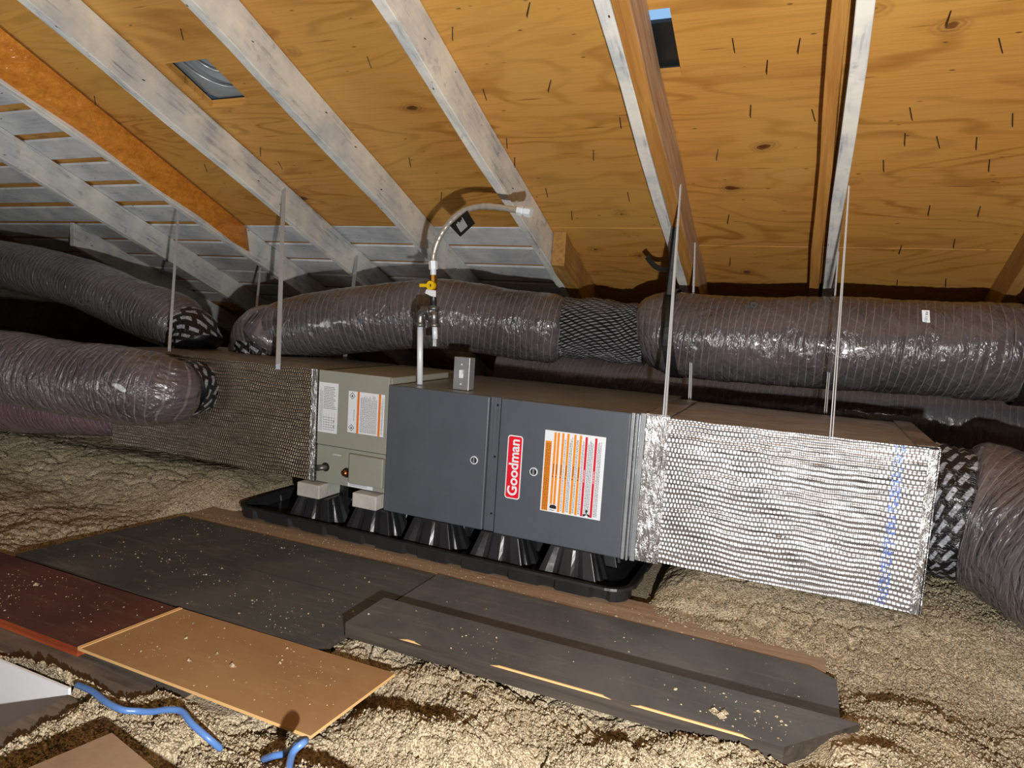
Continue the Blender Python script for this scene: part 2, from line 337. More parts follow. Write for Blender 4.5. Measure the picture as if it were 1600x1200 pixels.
ceiling = tag(mb.build('ceiling', PLY), 'orange-brown plywood roof sheathing with dark knots over the white rafters', kind='structure')
# nails through the plywood
npx = [(1144, 60), (1199, 94), (1173, 164), (1268, 171), (1122, 233), (1139, 335), (1141, 403), (1486, 17), (1421, 168), (1582, 177), (1414, 208), (1463, 213), (1526, 214), (1546, 249), (1453, 321), (1532, 322), (1492, 373), (1402, 437), (1478, 435), (1409, 383), (968, 183), (927, 234), (707, 42), (754, 139), (861, 125), (791, 216), (804, 246), (852, 294), (639, 246), (434, 252), (407, 230), (573, 88), (828, 4), (282, 45), (147, 150), (319, 257), (1250, 60), (893, 330), (980, 300), (690, 300), (1380, 250), (1560, 60)]
nm = None
for i, (px, py) in enumerate(npx):
    p = atr(px, py)
    if nm is None:
        b = MB().tube([(0, 0, .003), (.002, 0, -.040)], [.0019, .0015], 6)
        no = b.build('roofing_nail', NAILM, ceiling); nm = no.data
    else: no = bpy.data.objects.new('roofing_nail', nm); COL.objects.link(no); no.parent = ceiling
    no.location = p+Vector((0, 0, .002)); no.rotation_euler = (.35+random.uniform(-.3, .2), random.uniform(-.3, .3), random.uniform(-.3, .3))
# floor below the insulation, with the hatch opening left free
HX, HY = -.012, -1.115
mb = MB(); mb.box(XL, HX, HY, YE, -.34, -.3); mb.box(HX, XR, YB, YE, -.34, -.3); mb.box(XL, -1.0, YB, HY, -.34, -.3)
tag(mb.build('floor', OLDG), 'dusty boards under the insulation', kind='structure')
tag(MB().box(XL-.05, XL, YB, YE, -.4, 3.1).build('wall_left', OLDG), 'dark gable wall at the far left', kind='structure')
tag(MB().box(XR, XR+.05, YB, YE, -.4, 3.1).build('wall_right', OLDG), 'dark gable wall at the far right', kind='structure')
tag(MB().box(XL, XR, YB-.05, YB, -.4, 3.1).build('wall_back', OLDG), 'dark wall behind the viewer', kind='structure')
tag(MB().box(XL, XR, YE-.1, YE-.05, -.4, .3).build('wall_front', OLDG), 'low wall at the eave', kind='structure')
# hatch
h = thing('ceiling_hatch', (HX-.3, HY-.2, -.3), 'white-painted ceiling hatch opening in the lower left corner', 'hatch')
MB().box(-1.0, HX, HY, HY+.006, -.62, -.120).build('far_side', WPAINT, h); MB().box(HX+.002, HX+.010, -1.75, HY, -.62, -.165).build('right_side', WPAINT, h)
MB().box(-1.02, HX, -1.77, HY, -.64, -.62).build('shade_dark_lid', OLDG, h); MB().box(-1.02, -1.0, -1.77, HY+.014, -.62, -.13).build('left_side', WPAINT, h); MB().box(-1.02, HX+.014, -1.77, -1.75, -.62, -.13).build('near_side', WPAINT, h)  # bottom lid coloured dark to stand for the shade down the shaft
# ================================================================== RAFTERS
def rafter(name, x0, x1, y0, y1, mat, label, zb=1.35, zt=1.498, cat='rafter', group=None, slant=0, cut0=False):
    mb = MB(); n = 24; vs = []
    for i in range(n+1):
        y = y0+(y1-y0)*i/n; dx = slant*(i/n)+.003*math.sin(i*1.7+x0*9); yb = y
        for (x, z) in ((x0, zb), (x1, zb), (x1, zt), (x0, zt)):
            vs.append((x+dx, y, rz(y, z)+(.0025*math.sin(i*2.3+x*40) if z == zb else 0)))
    fs = [(3, 2, 1, 0), tuple(4*n+k for k in range(4))]
    for i in range(n):
        for k in range(4): fs.append((4*i+k, 4*i+(k+1) % 4, 4*i+4+(k+1) % 4, 4*i+4+k))
    mb.add(vs, fs); o = mb.build(name, mat, None, False, .003); return tag(o, label, cat, group)
RG = None
rafter('rafter', -3.05, -3.01, .9, 3.2, WW, 'short whitewashed timber in the dark far left corner above the upper duct')
rafter('rafter', -2.31, -2.27, -3.4, 3.3, WW, 'worn whitewashed rafter lowest at the left, first left of the orange board', slant=-.12)
rafter('rafter', -1.655, -1.615, -3.4, 3.3, WW, 'whitewashed rafter carrying the glossy orange board')
rafter('rafter', -1.05, -1.01, -3.4, 3.3, WW, 'whitewashed rafter just left of the square vent hole, next right of the orange board')
rafter('rafter', -.44, -.4, -3.4, 3.3, WW, 'grainy whitewashed rafter just right of the left vent hole')
rafter('rafter', .165, .203, -3.4, 3.3, WW, 'creamy whitewashed rafter behind the end of the steel gas hose')
rafter('rafter', .76, .799, -3.4, 3.3, WW, 'narrow whitewashed rafter doubled with orange fir, beside the right vent hole')
rafter('rafter', 1.347, 1.387, -3.4, 3.3, WW, 'whitewashed rafter beside a dark gap, rightmost white one')
rafter('rafter', 1.97, 2.01, -3.4, 3.3, BLOCKW, 'bare brown rafter at the right edge above the duct end')
mb = MB(); vs = []; N_ = 40
for i in range(N_+1):
    y = -2.6+(.93+2.6)*i/N_; k = (.93-y)/1.73; bx = -1.604; tx = -1.60+.125*min(k, 1.15); zt_ = 1.49; zb_ = 1.372+.006*math.sin(i*.9)
    for (x, z) in ((bx-.035, zb_), (bx, zb_-.006), (tx, zt_), (tx-.04, zt_)): vs.append((x, y+(.03 if z < 1.4 and i == N_ else 0), rz(y, z)))
fs = [(3, 2, 1, 0), tuple(4*N_+k for k in range(4))]
for i in range(N_):
    for k in range(4): fs.append((4*i+k, 4*i+(k+1) % 4, 4*i+4+(k+1) % 4, 4*i+4+k))
tag(mb.add(vs, fs).build('sister_board', ORANGE, None, True, .003), 'glossy orange stained board fixed along the left rafter', 'board')
o = rafter('sister_board', .8, .845, -3.4, 1.52, SISTER, 'orange fir board doubled onto the right face of a white rafter', 1.35, 1.498, 'board'); o.data.materials.append(PINKW)
for p in o.data.polygons:
    if p.normal.x > .8 or p.normal.x < -.8: p.material_index = 1
rafter('sister_board', 1.297, 1.334, -3.4, 2.2, SISTER, 'orange-brown fir board left of the rightmost white rafter', 1.35, 1.498, 'board')
rafter('blocking_stub', .205, .268, .955, 2.4, BLOCKW, 'short brown block beside the lower end of the cream rafter', 1.345, 1.498, 'block')
# skip sheathing boards
yg = [(-.52, -.39), (-.34, -.21), (-.16, -.03), (.02, .15), (.20, .33), (.38, .51), (.56, .69), (.745, .885), (.935, 1.085), (1.118, 1.265), (1.298, 1.445), (1.478, 1.625), (1.66, 1.80), (1.836, 1.98)]
up = ['first', 'second', 'third', 'fourth', 'fifth', 'sixth', 'seventh', 'eighth']
for i, (a, b) in enumerate(yg):
    x1 = .186 if a > .93 else -1.652; j = .006*math.sin(i*2.1)
    z = 1.499; mb = MB().hexa([(-4.0, a+j, rz(a+j, z)), (x1, a, rz(a, z)), (x1, b, rz(b, z)), (-4.0, b+j, rz(b+j, z)), (-4.0, a+j, rz(a+j, z)+.011), (x1, a, rz(a, z)+.011), (x1, b, rz(b, z)+.011), (-4.0, b+j, rz(b+j, z)+.011)])
    if i < 8: lab = 'whitewashed sheathing board ending at the orange board, %s of these short rows from the top' % up[i]
    else: lab = 'long whitewashed sheathing board, %s row below the plywood edge' % up[i-8]
    tag(mb.build('sheathing_board', WB), lab, 'board', 'gapped sheathing boards under the left roof')
# roof vents
def vent(hx0, hx1, hy0, hy1, label, hood):
    cx, cy = (hx0+hx1)/2, (hy0+hy1)/2
    t = thing('roof_vent', (cx, cy, rz(cy)+.05), label, 'vent')
    if hood:   # round stamped metal dome above the hole
        b = MB(); R = .19; n = 40; prof = [(0, .05), (.05, .05), (.055, .044), (.085, .044), (.09, .036), (.12, .034), (.125, .024), (.155, .02), (.16, .01), (.22, .004)]
        vs = []; cx2, cy2 = cx+.06, cy-.06
        for r, hh in prof:
            for k in range(n):
                a = 2*math.pi*k/n; x = cx2+r*math.cos(a); yy = cy2+r*math.sin(a); vs.append((x, yy, rz(yy)+.032+hh*1.6))
        fs = [(i*n+k, i*n+(k+1) % n, (i+1)*n+(k+1) % n, (i+1)*n+k) for i in range(len(prof)-1) for k in range(n)]+[tuple(range(n))]
        b.add(vs, fs); dm = b.build('dome', VENTM, t, True)
        for rr_ in (.07, .135):
            ring = [(cx2+rr_*math.cos(2*math.pi*k/48), cy2+rr_*math.sin(2*math.pi*k/48), rz(cy2+rr_*math.sin(2*math.pi*k/48))+.030+.09*(.22-rr_)*1.6) for k in range(49)]
            MB().tube(ring, .0065, 10).build('stamped_ring', GALV, dm, True)
    else:
        b = MB(); b.hexa([(hx0-.02, cy-.03, rz(cy)+.05), (hx1+.03, cy-.03, rz(cy)+.05), (hx1+.03, hy1+.04, rz(hy1)+.03), (hx0-.02, hy1+.04, rz(hy1)+.03), (hx0-.02, cy-.03, rz(cy)+.06), (hx1+.03, cy-.03, rz(cy)+.06), (hx1+.03, hy1+.04, rz(hy1)+.04), (hx0-.02, hy1+.04, rz(hy1)+.04)])
        b.build('hood', DKMETAL, t)
    b = MB(); e = .004
    for (a0, a1, b0, b1) in ((hx0-.012, hx0-e+.004, hy0, hy1), (hx1, hx1+.012, hy0, hy1), (hx0, hx1, hy0-.012, hy0), (hx0, hx1, hy1, hy1+.012)):
        b.hexa([(a0, b0, rz(b0)+.0285), (a1, b0, rz(b0)+.0285), (a1, b1, rz(b1)+.0285), (a0, b1, rz(b1)+.0285), (a0, b0, rz(b0)+.034), (a1, b0, rz(b0)+.034), (a1, b1, rz(b1)+.034), (a0, b1, rz(b1)+.034)])
    b.build('flashing', DKMETAL, t)
vent(*VENTS[0], 'square vent hole with ringed grey metal dome between two white rafters', True)
vent(*VENTS[1], 'narrow vent hole showing pale blue daylight beside the doubled rafter', False)
# ================================================================== BOARDS ON THE FLOOR
ZB = -.11
def board(name, pts, z1, th, mat, edge, label, cat='board', group=None, bev=.002):
    mb = MB(); n = len(pts); b = [(p[0], p[1], z1-th) for p in pts]; t = [(p[0], p[1], z1) for p in pts]
    mb.add(b+t, [tuple(range(n))[::-1], tuple(range(n, 2*n))]); mb.add(b+t, [(i, (i+1) % n, n+(i+1) % n, n+i) for i in range(n)], None, 1)
    bmm = mb.build(name, [mat, edge]); 
    return tag(bmm, label, cat, group)
board('floor_board', [(-.755, -.189), (.322, -.179), (.322, -.444), (-.80, -.449)][::-1], ZB, .02, BLACKB, BLACKE, 'wide black board farthest back, along the brown strip by the drain pan')
board('floor_board', [(-.80, -.452), (.322, -.447), (.324, -.742), (-.835, -.735)][::-1], ZB, .02, BLACKB, BLACKE, 'wide black board behind the red-brown and tan boards')
board('floor_board', [(.328, -.171), (1.405, -.194), (1.463, -.235), (1.464, -.445), (.328, -.445)][::-1], ZB, .02, BLACKP, BLACKE, 'long dark plank lying behind the raised front plank')
board('raised_plank', [(.339, -.487), (1.495, -.493), (1.356, -.657), (.343, -.66)][::-1], -.07, .038, BLACKP, BLACKE, 'thick dark plank raised in front, running toward the lower right', 'plank')
board('floor_board', [(-1.6, -.748), (-.125, -.752), (-.14, -1.01), (-1.6, -1.01)][::-1], ZB+.001, .022, REDB, REDE, 'red-brown board at the left edge with a bright orange edge')
board('hardboard_sheet', [(-.118, -.752), (.546, -.745), (.535, -1.015), (-.135, -1.012)][::-1], ZB+.004, .007, TANB, TANE, 'thin tan hardboard sheet with pale cut edge at front left')
board('joist_strip', [(-.79, -.02), (1.44, -.02), (1.44, -.20), (-.79, -.20)][::-1], ZB-.006, .05, OLDW, OLDW, 'dusty brown wooden strip between the black boards and the drain pan', 'joist')
board('joist', [(-1.7, -.98), (.2, -.98), (.2, -1.075), (-1.7, -1.075)][::-1], -.132, .13, OLDG, OLDW, 'old grey joist running under the red-brown board', 'joist')
board('joist', [(.0, -1.122), (.075, -1.122), (.075, -1.8), (.0, -1.8)][::-1], -.128, .13, OLDG, OLDG, 'grey joist along the right rim of the white hatch', 'joist')
board('small_panel', [(.285, -1.235), (.60, -1.30), (.54, -1.62), (.21, -1.56)][::-1], -.055, .012, CARD, CARD, 'small brown panel at the bottom edge in front of the blue cable', 'panel')
tan = bpy.data.objects['hardboard_sheet']; MB().hexa([(-.1185, -.752, ZB+.002), (-.107, -.752, ZB+.002), (-.124, -1.012, ZB+.002), (-.1355, -1.012, ZB+.002), (-.1185, -.752, ZB+.0055), (-.107, -.752, ZB+.0055), (-.124, -1.012, ZB+.0055), (-.1355, -1.012, ZB+.0055)]).build('pale_cut_edge', TANE, tan)
rp_ = bpy.data.objects['raised_plank']
for (a, b) in ((.50, .56), (.74, 1.02), (1.06, 1.30)):
    ya = lambda x: -.66+(x-.343)*.003/1.013
    MB().hexa([(a, ya(a)-.0012, -.0735), (b, ya(b)-.0012, -.0735), (b, ya(b)+.002, -.0735), (a, ya(a)+.002, -.0735), (a+.02, ya(a)-.0008, -.0695), (b-.02, ya(b)-.0008, -.0695), (b-.02, ya(b)+.0025, -.0695), (a+.02, ya(a)+.0025, -.0695)]).build('bare_wood_edge', TANE, rp_)
# ================================================================== INSULATION
def seg(a, b, s): return np.arange(a, b, s)
xs = np.concatenate([seg(-4.6, -2.6, .04), seg(-2.6, -.9, .012), seg(-.9, -.2, .006), seg(-.2, 1.95, .0042), seg(1.95, 2.1, .008), seg(2.1, 3.6, .03)])
ys = np.concatenate([seg(-1.72, -1.5, .01), seg(-1.5, -.6, .0042), seg(-.6, .1, .006), seg(.1, .9, .0095), seg(.9, 3.6, .04)])
X, Y = np.meshgrid(xs, ys)
base = np.full(X.shape, -.128)
right = sst(.86, 1.1, X)*sst(-.2, .12, Y)*.11; left = sst(-.45, -.9, X)*sst(-.25, .12, Y)*.118-sst(-1.25, -1.7, X)*sst(-.75, .1, Y)*.022
base += np.maximum(right, left)+sst(.62, .8, Y)*.1*(1-np.clip(sst(.86, 1.1, X)+sst(-.45, -.9, X), 0, 1))
base += -.02*sst(1.6, 1.9, X)*sst(-.1, -.5, Y)+.018*sst(1.1, 1.3, X)*sst(-.95, -.72, Y)*sst(-.1, -.4, Y)
def fbm(s, sd): return vn(X*s, Y*s, sd)-.5
wx = X+.02*fbm(14, 5); wy = Y+.02*fbm(14, 6)
bil = lambda s, sd: np.abs(vn(wx*s, wy*s*1.25, sd)-.5)*2
def worley(s, sd):
    x = wx*s; y = wy*s; xi = np.floor(x).astype(np.int64); yi = np.floor(y).astype(np.int64); best = np.full(x.shape, 9.)
    for a in (-1, 0, 1):
        for b in (-1, 0, 1):
            n = ((xi+a)*374761393+(yi+b)*668265263+sd*974634777) & 0xffffffff; n = ((n ^ (n >> 13))*1274126177) & 0xffffffff; n = n ^ (n >> 16)
            best = np.minimum(best, (xi+a+(n & 0xff)/255.-x)**2+(yi+b+((n >> 8) & 0xff)/255.-y)**2)
    return 1-best
near = sst(.1, -.6, Y)
amp = .55+.65*near
fgm = sst(-.62, -.8, Y)*sst(.3, .7, X)
hh = (.042*fbm(3.2, 1)+.026*fbm(8, 2))*amp+amp*(.012*(np.sqrt(bil(17, 3))-.6)+.007*(np.sqrt(bil(38, 14))-.6)+.005*(worley(42, 4)-.8)*1.5+.0105*(worley(88, 7)-.8))+.0065*(worley(170, 9)-.8)
hh += fgm*(.15*(vn(wx*6.5, wy*9, 31)-.55))+sst(1.35, 1.6, X)*sst(.1, -.3, Y)*.05*(vn(wx*6, wy*9, 33)-.5)
# occasional deep crevices
cr = vn(wx*11, wy*19, 12); hh -= .03*amp*sst(.05, .0, np.abs(cr-.5))*sst(.3, .6, vn(X*3.7, Y*3.7, 13)); cr2 = vn(wx*24, wy*40, 15); hh -= .014*amp*sst(.06, .0, np.abs(cr2-.5))*sst(.4, .6, vn(X*7, Y*7, 16))
Z = base+hh
def under(x0, x1, y0, y1, top, soft=.035):
    global Z
    m = sst(x0-soft, x0, X)*sst(x1+soft, x1, X)*sst(y0-soft, y0, Y)*sst(y1+soft, y1, Y)
    Z = np.where(m > 0, Z*(1-m)+np.minimum(Z, top)*m, Z)
under(-.84, .31, -.74, -.15, ZB-.03, .03); under(.28, 1.46, -.445, -.17, ZB-.03, .02); under(.34, 1.43, -.655, -.47, -.116, .012); under(-1.8, .54, -1.0, -.75, ZB-.028, .03)
under(-.66, .95, -.14, .66, -.145, .02); ms = sst(-.79, -.78, X)*sst(1.6, 1.5, X)*sst(-.20, -.195, Y)*sst(-.02, -.03, Y)
Z = np.where(ms > .5, np.minimum(Z, ZB-.014+.075*sst(.85, 1.5, X)*vn(wx*22, wy*22, 41)), Z)
m2 = sst(1.38, 1.45, X)*sst(1.95, 1.6, X)*sst(-.95, -.75, Y)*sst(-.36, -.45, Y); Z = Z+m2*.012+np.maximum(0, -.1-Z)*m2*.8; under(.2, .6, -1.6, -1.25, -.10, .04)
under(-1.43, -.3, -.01, .55, .03, .02); under(.9, 1.68, -.01, .6, -.012, .02); under(-.02, .06, -1.75, -1.12, -.14, .03); under(-1.7, .12, -1.08, -.99, -.15, .02)
under(.88, 1.2, -.08, .0, -.05, .05)
Z += .03*np.exp(-(((X-1.52)/.09)**2+((Y+.60)/.075)**2))*(1+.5*fbm(20, 3))+.03*np.exp(-(((X-1.2)/.12)**2+((Y+.72)/.04)**2))
# loose granules standing proud of the surface
ng = 150000; rs = np.random.RandomState(4)
gx = rs.uniform(-.75, 2.15, ng*2); gy = -1.55+2.0*rs.beta(1, 1.5, ng*2)
def samp(A, gx, gy): return A[np.clip(np.searchsorted(ys, gy), 0, len(ys)-1), np.clip(np.searchsorted(xs, gx), 0, len(xs)-1)]
gz = samp(Z, gx, gy); ok = ~((gx < HX+.012) & (gy < HY+.012)) & ~((gx < .545) & (gy > -1.02) & (gy < -.13)) & ~((gx > .2) & (gx < 1.47) & (gy > -.45) & (gy < -.17)) & ~((gx > .33) & (gx < 1.5) & (gy > -.665) & (gy < -.44)) & ~((gx > -.8) & (gx < .92) & (gy > -.19)) & (vn(gx*30, gy*30, 51) > .18) & ~((gx > .885) & (gx < 1.7) & (gy > .0)) & ~((gx < -.25) & (gy > .0))
gx, gy, gz = gx[ok][:ng], gy[ok][:ng], gz[ok][:ng]; ng = len(gx); gs = np.minimum(.0052, .0016+rs.exponential(.0009, ng))
dirs = np.array([(1, 0, 0), (0, 1, 0), (-1, 0, 0), (0, -1, 0), (0, 0, 1), (0, 0, -1)], float)
GV = np.stack([gx, gy, gz+gs*.35], -1)[:, None, :]+dirs[None]*gs[:, None, None]*rs.uniform(.6, 1.35, (ng, 6, 1))+rs.normal(0, .0005, (ng, 6, 3))
GT = np.array([(0, 1, 4), (1, 2, 4), (2, 3, 4), (3, 0, 4), (1, 0, 5), (2, 1, 5), (3, 2, 5), (0, 3, 5)])
gt = (GT[None]+(np.arange(ng)*6)[:, None, None]).reshape(-1, 3)+X.size
ny, nx = X.shape; idx = np.arange(nx*ny).reshape(ny, nx)
cx_ = (X[:-1, :-1]+X[1:, 1:])/2; cy_ = (Y[:-1, :-1]+Y[1:, 1:])/2
keep = ~((cx_ < HX+.004) & (cy_ < HY+.010) & (cx_ > -1.02))
quads = np.stack([idx[:-1, :-1], idx[:-1, 1:], idx[1:, 1:], idx[1:, :-1]], -1)[keep]
me = bpy.data.meshes.new('blown_insulation'); me.vertices.add(nx*ny+ng*6); me.vertices.foreach_set('co', np.concatenate([np.stack([X, Y, Z], -1).reshape(-1, 3), GV.reshape(-1, 3)]).astype(np.float32).ravel())
nf = len(quads); nt = len(gt); me.loops.add(nf*4+nt*3); me.loops.foreach_set('vertex_index', np.concatenate([quads.ravel(), gt.ravel()]).astype(np.int32)); me.polygons.add(nf+nt)
me.polygons.foreach_set('loop_start', np.concatenate([np.arange(0, nf*4, 4), nf*4+np.arange(0, nt*3, 3)]).astype(np.int32)); me.polygons.foreach_set('loop_total', np.concatenate([np.full(nf, 4), np.full(nt, 3)]).astype(np.int32)); me.update(calc_edges=True); me.validate()
me.materials.append(INS); io = bpy.data.objects.new('blown_insulation', me); COL.objects.link(io)
tag(io, 'beige lumpy blown insulation covering the attic floor', 'insulation', kind='stuff')
# crumbs on the boards
mb = MB(); rr = random.Random(3)
def crumb(x, y, z, s):
    v = []
    for d in ((1, 0, 0), (-1, 0, 0), (0, 1, 0), (0, -1, 0), (0, 0, 1), (0, 0, -.3)): v.append((x+d[0]*s*rr.uniform(.6, 1.4), y+d[1]*s*rr.uniform(.6, 1.4), z+d[2]*s*rr.uniform(.5, 1.1)))
    mb.add(v, [(0, 2, 4), (2, 1, 4), (1, 3, 4), (3, 0, 4), (2, 0, 5), (1, 2, 5), (3, 1, 5), (0, 3, 5)])
def scatter(x0, x1, y0, y1, z, n, clusters):
    cs = [(rr.uniform(x0, x1), rr.uniform(y0, y1), rr.uniform(.03, .12)) for _ in range(clusters)]
    for _ in range(n):
        if rr.random() < .7: c = rr.choice(cs); x = rr.gauss(c[0], c[2]); y = rr.gauss(c[1], c[2]*.5)
        else: x = rr.uniform(x0, x1); y = rr.uniform(y0, y1)
        if x0 < x < x1 and y0 < y < y1: crumb(x, y, z, min(.006, .0009+rr.expovariate(1/.0007)))
scatter(-.78, .2, -.43, -.17, ZB, 170, 9); scatter(-.78, .29, -.72, -.46, ZB, 260, 10); scatter(.35, 1.4, -.42, -.2, ZB, 50, 3); scatter(.36, 1.38, -.65, -.5, -.07, 110, 6)
scatter(-1.0, -.15, -1.0, -.76, ZB+.001, 220, 8); scatter(-.1, .52, -1.0, -.76, ZB+.004, 190, 8); scatter(-.75, 1.3, -.17, -.08, ZB-.006, 800, 40)
scatter(1.18, 1.36, -.62, -.5, -.07, 60, 5)
for c in ((.03, -.86, .006), (.12, -.93, .007), (.22, -.9, .008), (.3, -.84, .005), (-.55, -.85, .011), (1.22, -.6, .012), (1.235, -.61, .01), (1.24, -.595, .009)): crumb(c[0], c[1], -.07 if c[0] > 1 else ZB+.004, c[2])
tag(mb.build('insulation_crumbs', INS), 'pale crumbs of insulation scattered over the boards', 'debris', kind='stuff')
# ================================================================== DRAIN PAN
pan = thing('drain_pan', (.14, .25, -.13), 'long black plastic drain pan with moulded risers under the furnace', 'pan')
def rrect(x0, x1, y0, y1, r, n=6):
    out = []
    for cx, cy, a0 in ((x1-r, y1-r, 0), (x0+r, y1-r, 90), (x0+r, y0+r, 180), (x1-r, y0+r, 270)):
        for k in range(n+1): a = math.radians(a0+90*k/n); out.append(Vector((cx+r*math.cos(a), cy+r*math.sin(a), 0)))
    return out
def densify(P, step):
    out = []
    for i in range(len(P)):
        a, b = P[i], P[(i+1) % len(P)]; n = max(1, round((b-a).length/step)); out += [a.lerp(b, k/n) for k in range(n)]
    return out
PX0, PX1, PY0, PY1 = -.612, .900, -.075, .63
loop = densify(rrect(PX0, PX1, PY0, PY1, .06), .012); n = len(loop); acc = 0; rings = []
cen = Vector((.14, .27, 0))
def off(i, d):
    t = (loop[(i+1) % n]-loop[i-1]).normalized(); nn = Vector((t.y, -t.x, 0)); return loop[i]+nn*d
Ls = [0]
for i in range(1, n): Ls.append(Ls[-1]+(loop[i]-loop[i-1]).length)
def scal(i):   # outward scallops of the wall below the lip
    s = (Ls[i] % .165)/.165; return .010 if .18 < s < .86 else -.012
prof = [(lambda i: -.055, -.108), (lambda i: -.012, -.106), (lambda i: -.006, -.074), (lambda i: -.004, -.068), (lambda i: .012, -.068), (lambda i: .014, -.075), (lambda i: .004, -.077), (lambda i: scal(i)*.8-.004, -.082), (lambda i: scal(i)*.7-.006, -.113)]
vs = []
for f, z in prof:
    for i in range(n): p = off(i, f(i)); vs.append((p.x, p.y, z+(-.003*math.sin(Ls[i]*2.1))))
fs = [(r*n+i, r*n+(i+1) % n, (r+1)*n+(i+1) % n, (r+1)*n+i) for r in range(len(prof)-1) for i in range(n)]+[tuple(range(n))[::-1]]
MB().add(vs, fs).build('tray', BLKPL, pan, False)
def riser(cx, cy, w=.205, d=.15, z0=-.107, z1=-.002, tw=.135, td=.09):
    mb = MB(); nr = 4; vs = []; pts0 = []; N = 48
    for lv in range(nr+1):
        t = lv/nr; ww = w+(tw-w)*t; dd = d+(td-d)*t
        for k in range(N):
            a = 2*math.pi*k/N; ca, sa = math.cos(a), math.sin(a); m = max(abs(ca), abs(sa)); x, y = ca/m, sa/m
            fl = 1.0
            if (k % 6) in (2, 3) and not (k % 12 in (5, 6)): fl = 1-.13*(1-t*.6)
            vs.append((cx+x*ww/2*fl, cy+y*dd/2*fl, z0+(z1-z0)*t))
    fs = [(l*N+k, l*N+(k+1) % N, (l+1)*N+(k+1) % N, (l+1)*N+k) for l in range(nr) for k in range(N)]+[tuple(nr*N+k for k in range(N))]
    mb.add(vs, fs); return mb
for k, px in enumerate((497, 588, 680, 788, 900)):
    x = aty(px, 800, .02).x
    for yy in (.035, .27, .5): riser(x, yy).build('riser', BLKPL, pan, False, .003)
BX = [aty(491, 766, 0).x, aty(578, 780, 0).x]
for i, x in enumerate(BX):
    mb = MB().box(x-.052, x+.05, -.035, .09, .0, .052)
    tag(mb.build('spacer_block', FOAM, None, False, .004), ('pale foam spacer block on the leftmost black riser', 'pale foam spacer block on the second black riser under the access cover')[i], 'block', 'spacer blocks under the grey coil cabinet')
# ================================================================== FURNACE
L, H = .859, .445
fu = thing('furnace', (L/2, .33, 0), 'dark slate furnace cabinet lying on its side in the middle', 'furnace')
MB().box(.003, L+.03, .012, .68, .002, H-.002).build('cabinet', GALV, fu, False, .004)
MB().box(0, .39, -.003, .014, -.002, H).build('left_door', DARKP, fu, False, .004)
MB().box(.432, L, -.003, .014, -.004, H-.001).build('right_door', DARKP, fu, False, .004)
b = MB().box(.394, .428, .001, .014, 0, H); b.box(.399, .4015, -.002, .002, .004, H-.004); b.box(.412, .4135, -.001, .002, .004, H-.004); b.build('centre_post', DARKP, fu, False, .001)
for z in (.06, .25, .42): MB().tube([(.42, .002, z), (.42, -.003, z)], .0035, 12).build('screw', INKB, fu)
MB().box(.022, .0235, -.0042, -.002, .0, H-.002).build('door_crease', DARKP, fu)
b = MB().box(L+.002, L+.012, -.006, .02, -.003, H+.001); b.box(L+.018, L+.024, -.010, .02, -.003, H+.001); b.box(L+.03, L+.044, -.004, .02, -.003, H+.003); b.build('flange', GALV, fu, False, .001)
def latch(px, py):
    p = aty(px, py, -.003); o = MB().tube([(p.x, -.001, p.z), (p.x, -.0055, p.z)], [.0145, .0135], 24).build('quarter_turn_latch', STEEL, fu)
    MB().tube([(p.x, -.005, p.z), (p.x, -.0062, p.z)], [.0105, .0105], 20).build('recess', INKB, o); MB().box(p.x-.003, p.x+.003, -.0085, -.0055, p.z-.009, p.z+.009).build('slot', GALV, o)
latch(741, 719); latch(834, 737)
# brand badge
def quad_on_face(cs, y, name, mat, parent, th=.0008, round_=0):
    P = [aty(px, py, y) for px, py in cs]; x0 = (P[0].x+P[3].x)/2; x1 = (P[1].x+P[2].x)/2; z1 = (P[0].z+P[1].z)/2; z0 = (P[2].z+P[3].z)/2
    return x0, x1, z0, z1
x0, x1, z0, z1 = quad_on_face([(795, 679), (818, 682), (811.5, 781), (787.6, 777.5)], -.003, '', None, None)
def rplate(x0, x1, z0, z1, r, y, th, name, mat, parent):
    P = rrect(x0, x1, z0, z1, r); n = len(P); vs = [(p.x, y, p.y) for p in P]+[(p.x, y-th, p.y) for p in P]
    return MB().add(vs, [tuple(range(n)), tuple(range(n, 2*n))[::-1]]+[(i, (i+1) % n, n+(i+1) % n, n+i) for i in range(n)]).build(name, mat, parent)
bd = rplate(x0, x1, z0, z1, .010, -.0028, .0014, 'badge', WHT, fu)
rplate(x0+.0035, x1-.0035, z0+.0035, z1-.0035, .007, -.004, .0008, 'badge_field', REDL, bd)
text_mesh('Goodman', (z1-z0)*.222, WHT, ((x0+x1)/2+.001, -.0052, (z0+z1)/2), (0, 0, 1), (-1, 0, 0), 'lettering', bd, .0010)
def greek(mb, x0, x1, z0, z1, pitch, y, vertical=True, hw=.35, rnd=random.Random(5), fill=.85):
    # rows of tiny word marks; vertical: rows run along z
    n = max(1, int(((x1-x0) if vertical else (z1-z0))/pitch))
    for i in range(n):
        c = (x0 if vertical else z0)+pitch*(i+.5); a, e = (z0, z1) if vertical else (x0, x1); p = a
        e2 = a+(e-a)*rnd.uniform(fill, 1)
        while p < e2-.002:
            w = min(rnd.uniform(.002, .008), e2-p)
            if vertical: q = [(c-pitch*hw, y, p), (c+pitch*hw, y, p), (c+pitch*hw, y, p+w), (c-pitch*hw, y, p+w)]
            else: q = [(p, y, c-pitch*hw), (p+w, y, c-pitch*hw), (p+w, y, c+pitch*hw), (p, y, c+pitch*hw)]
            mb.add(q, [(0, 1, 2, 3)]); p += w+rnd.uniform(.0008, .002)
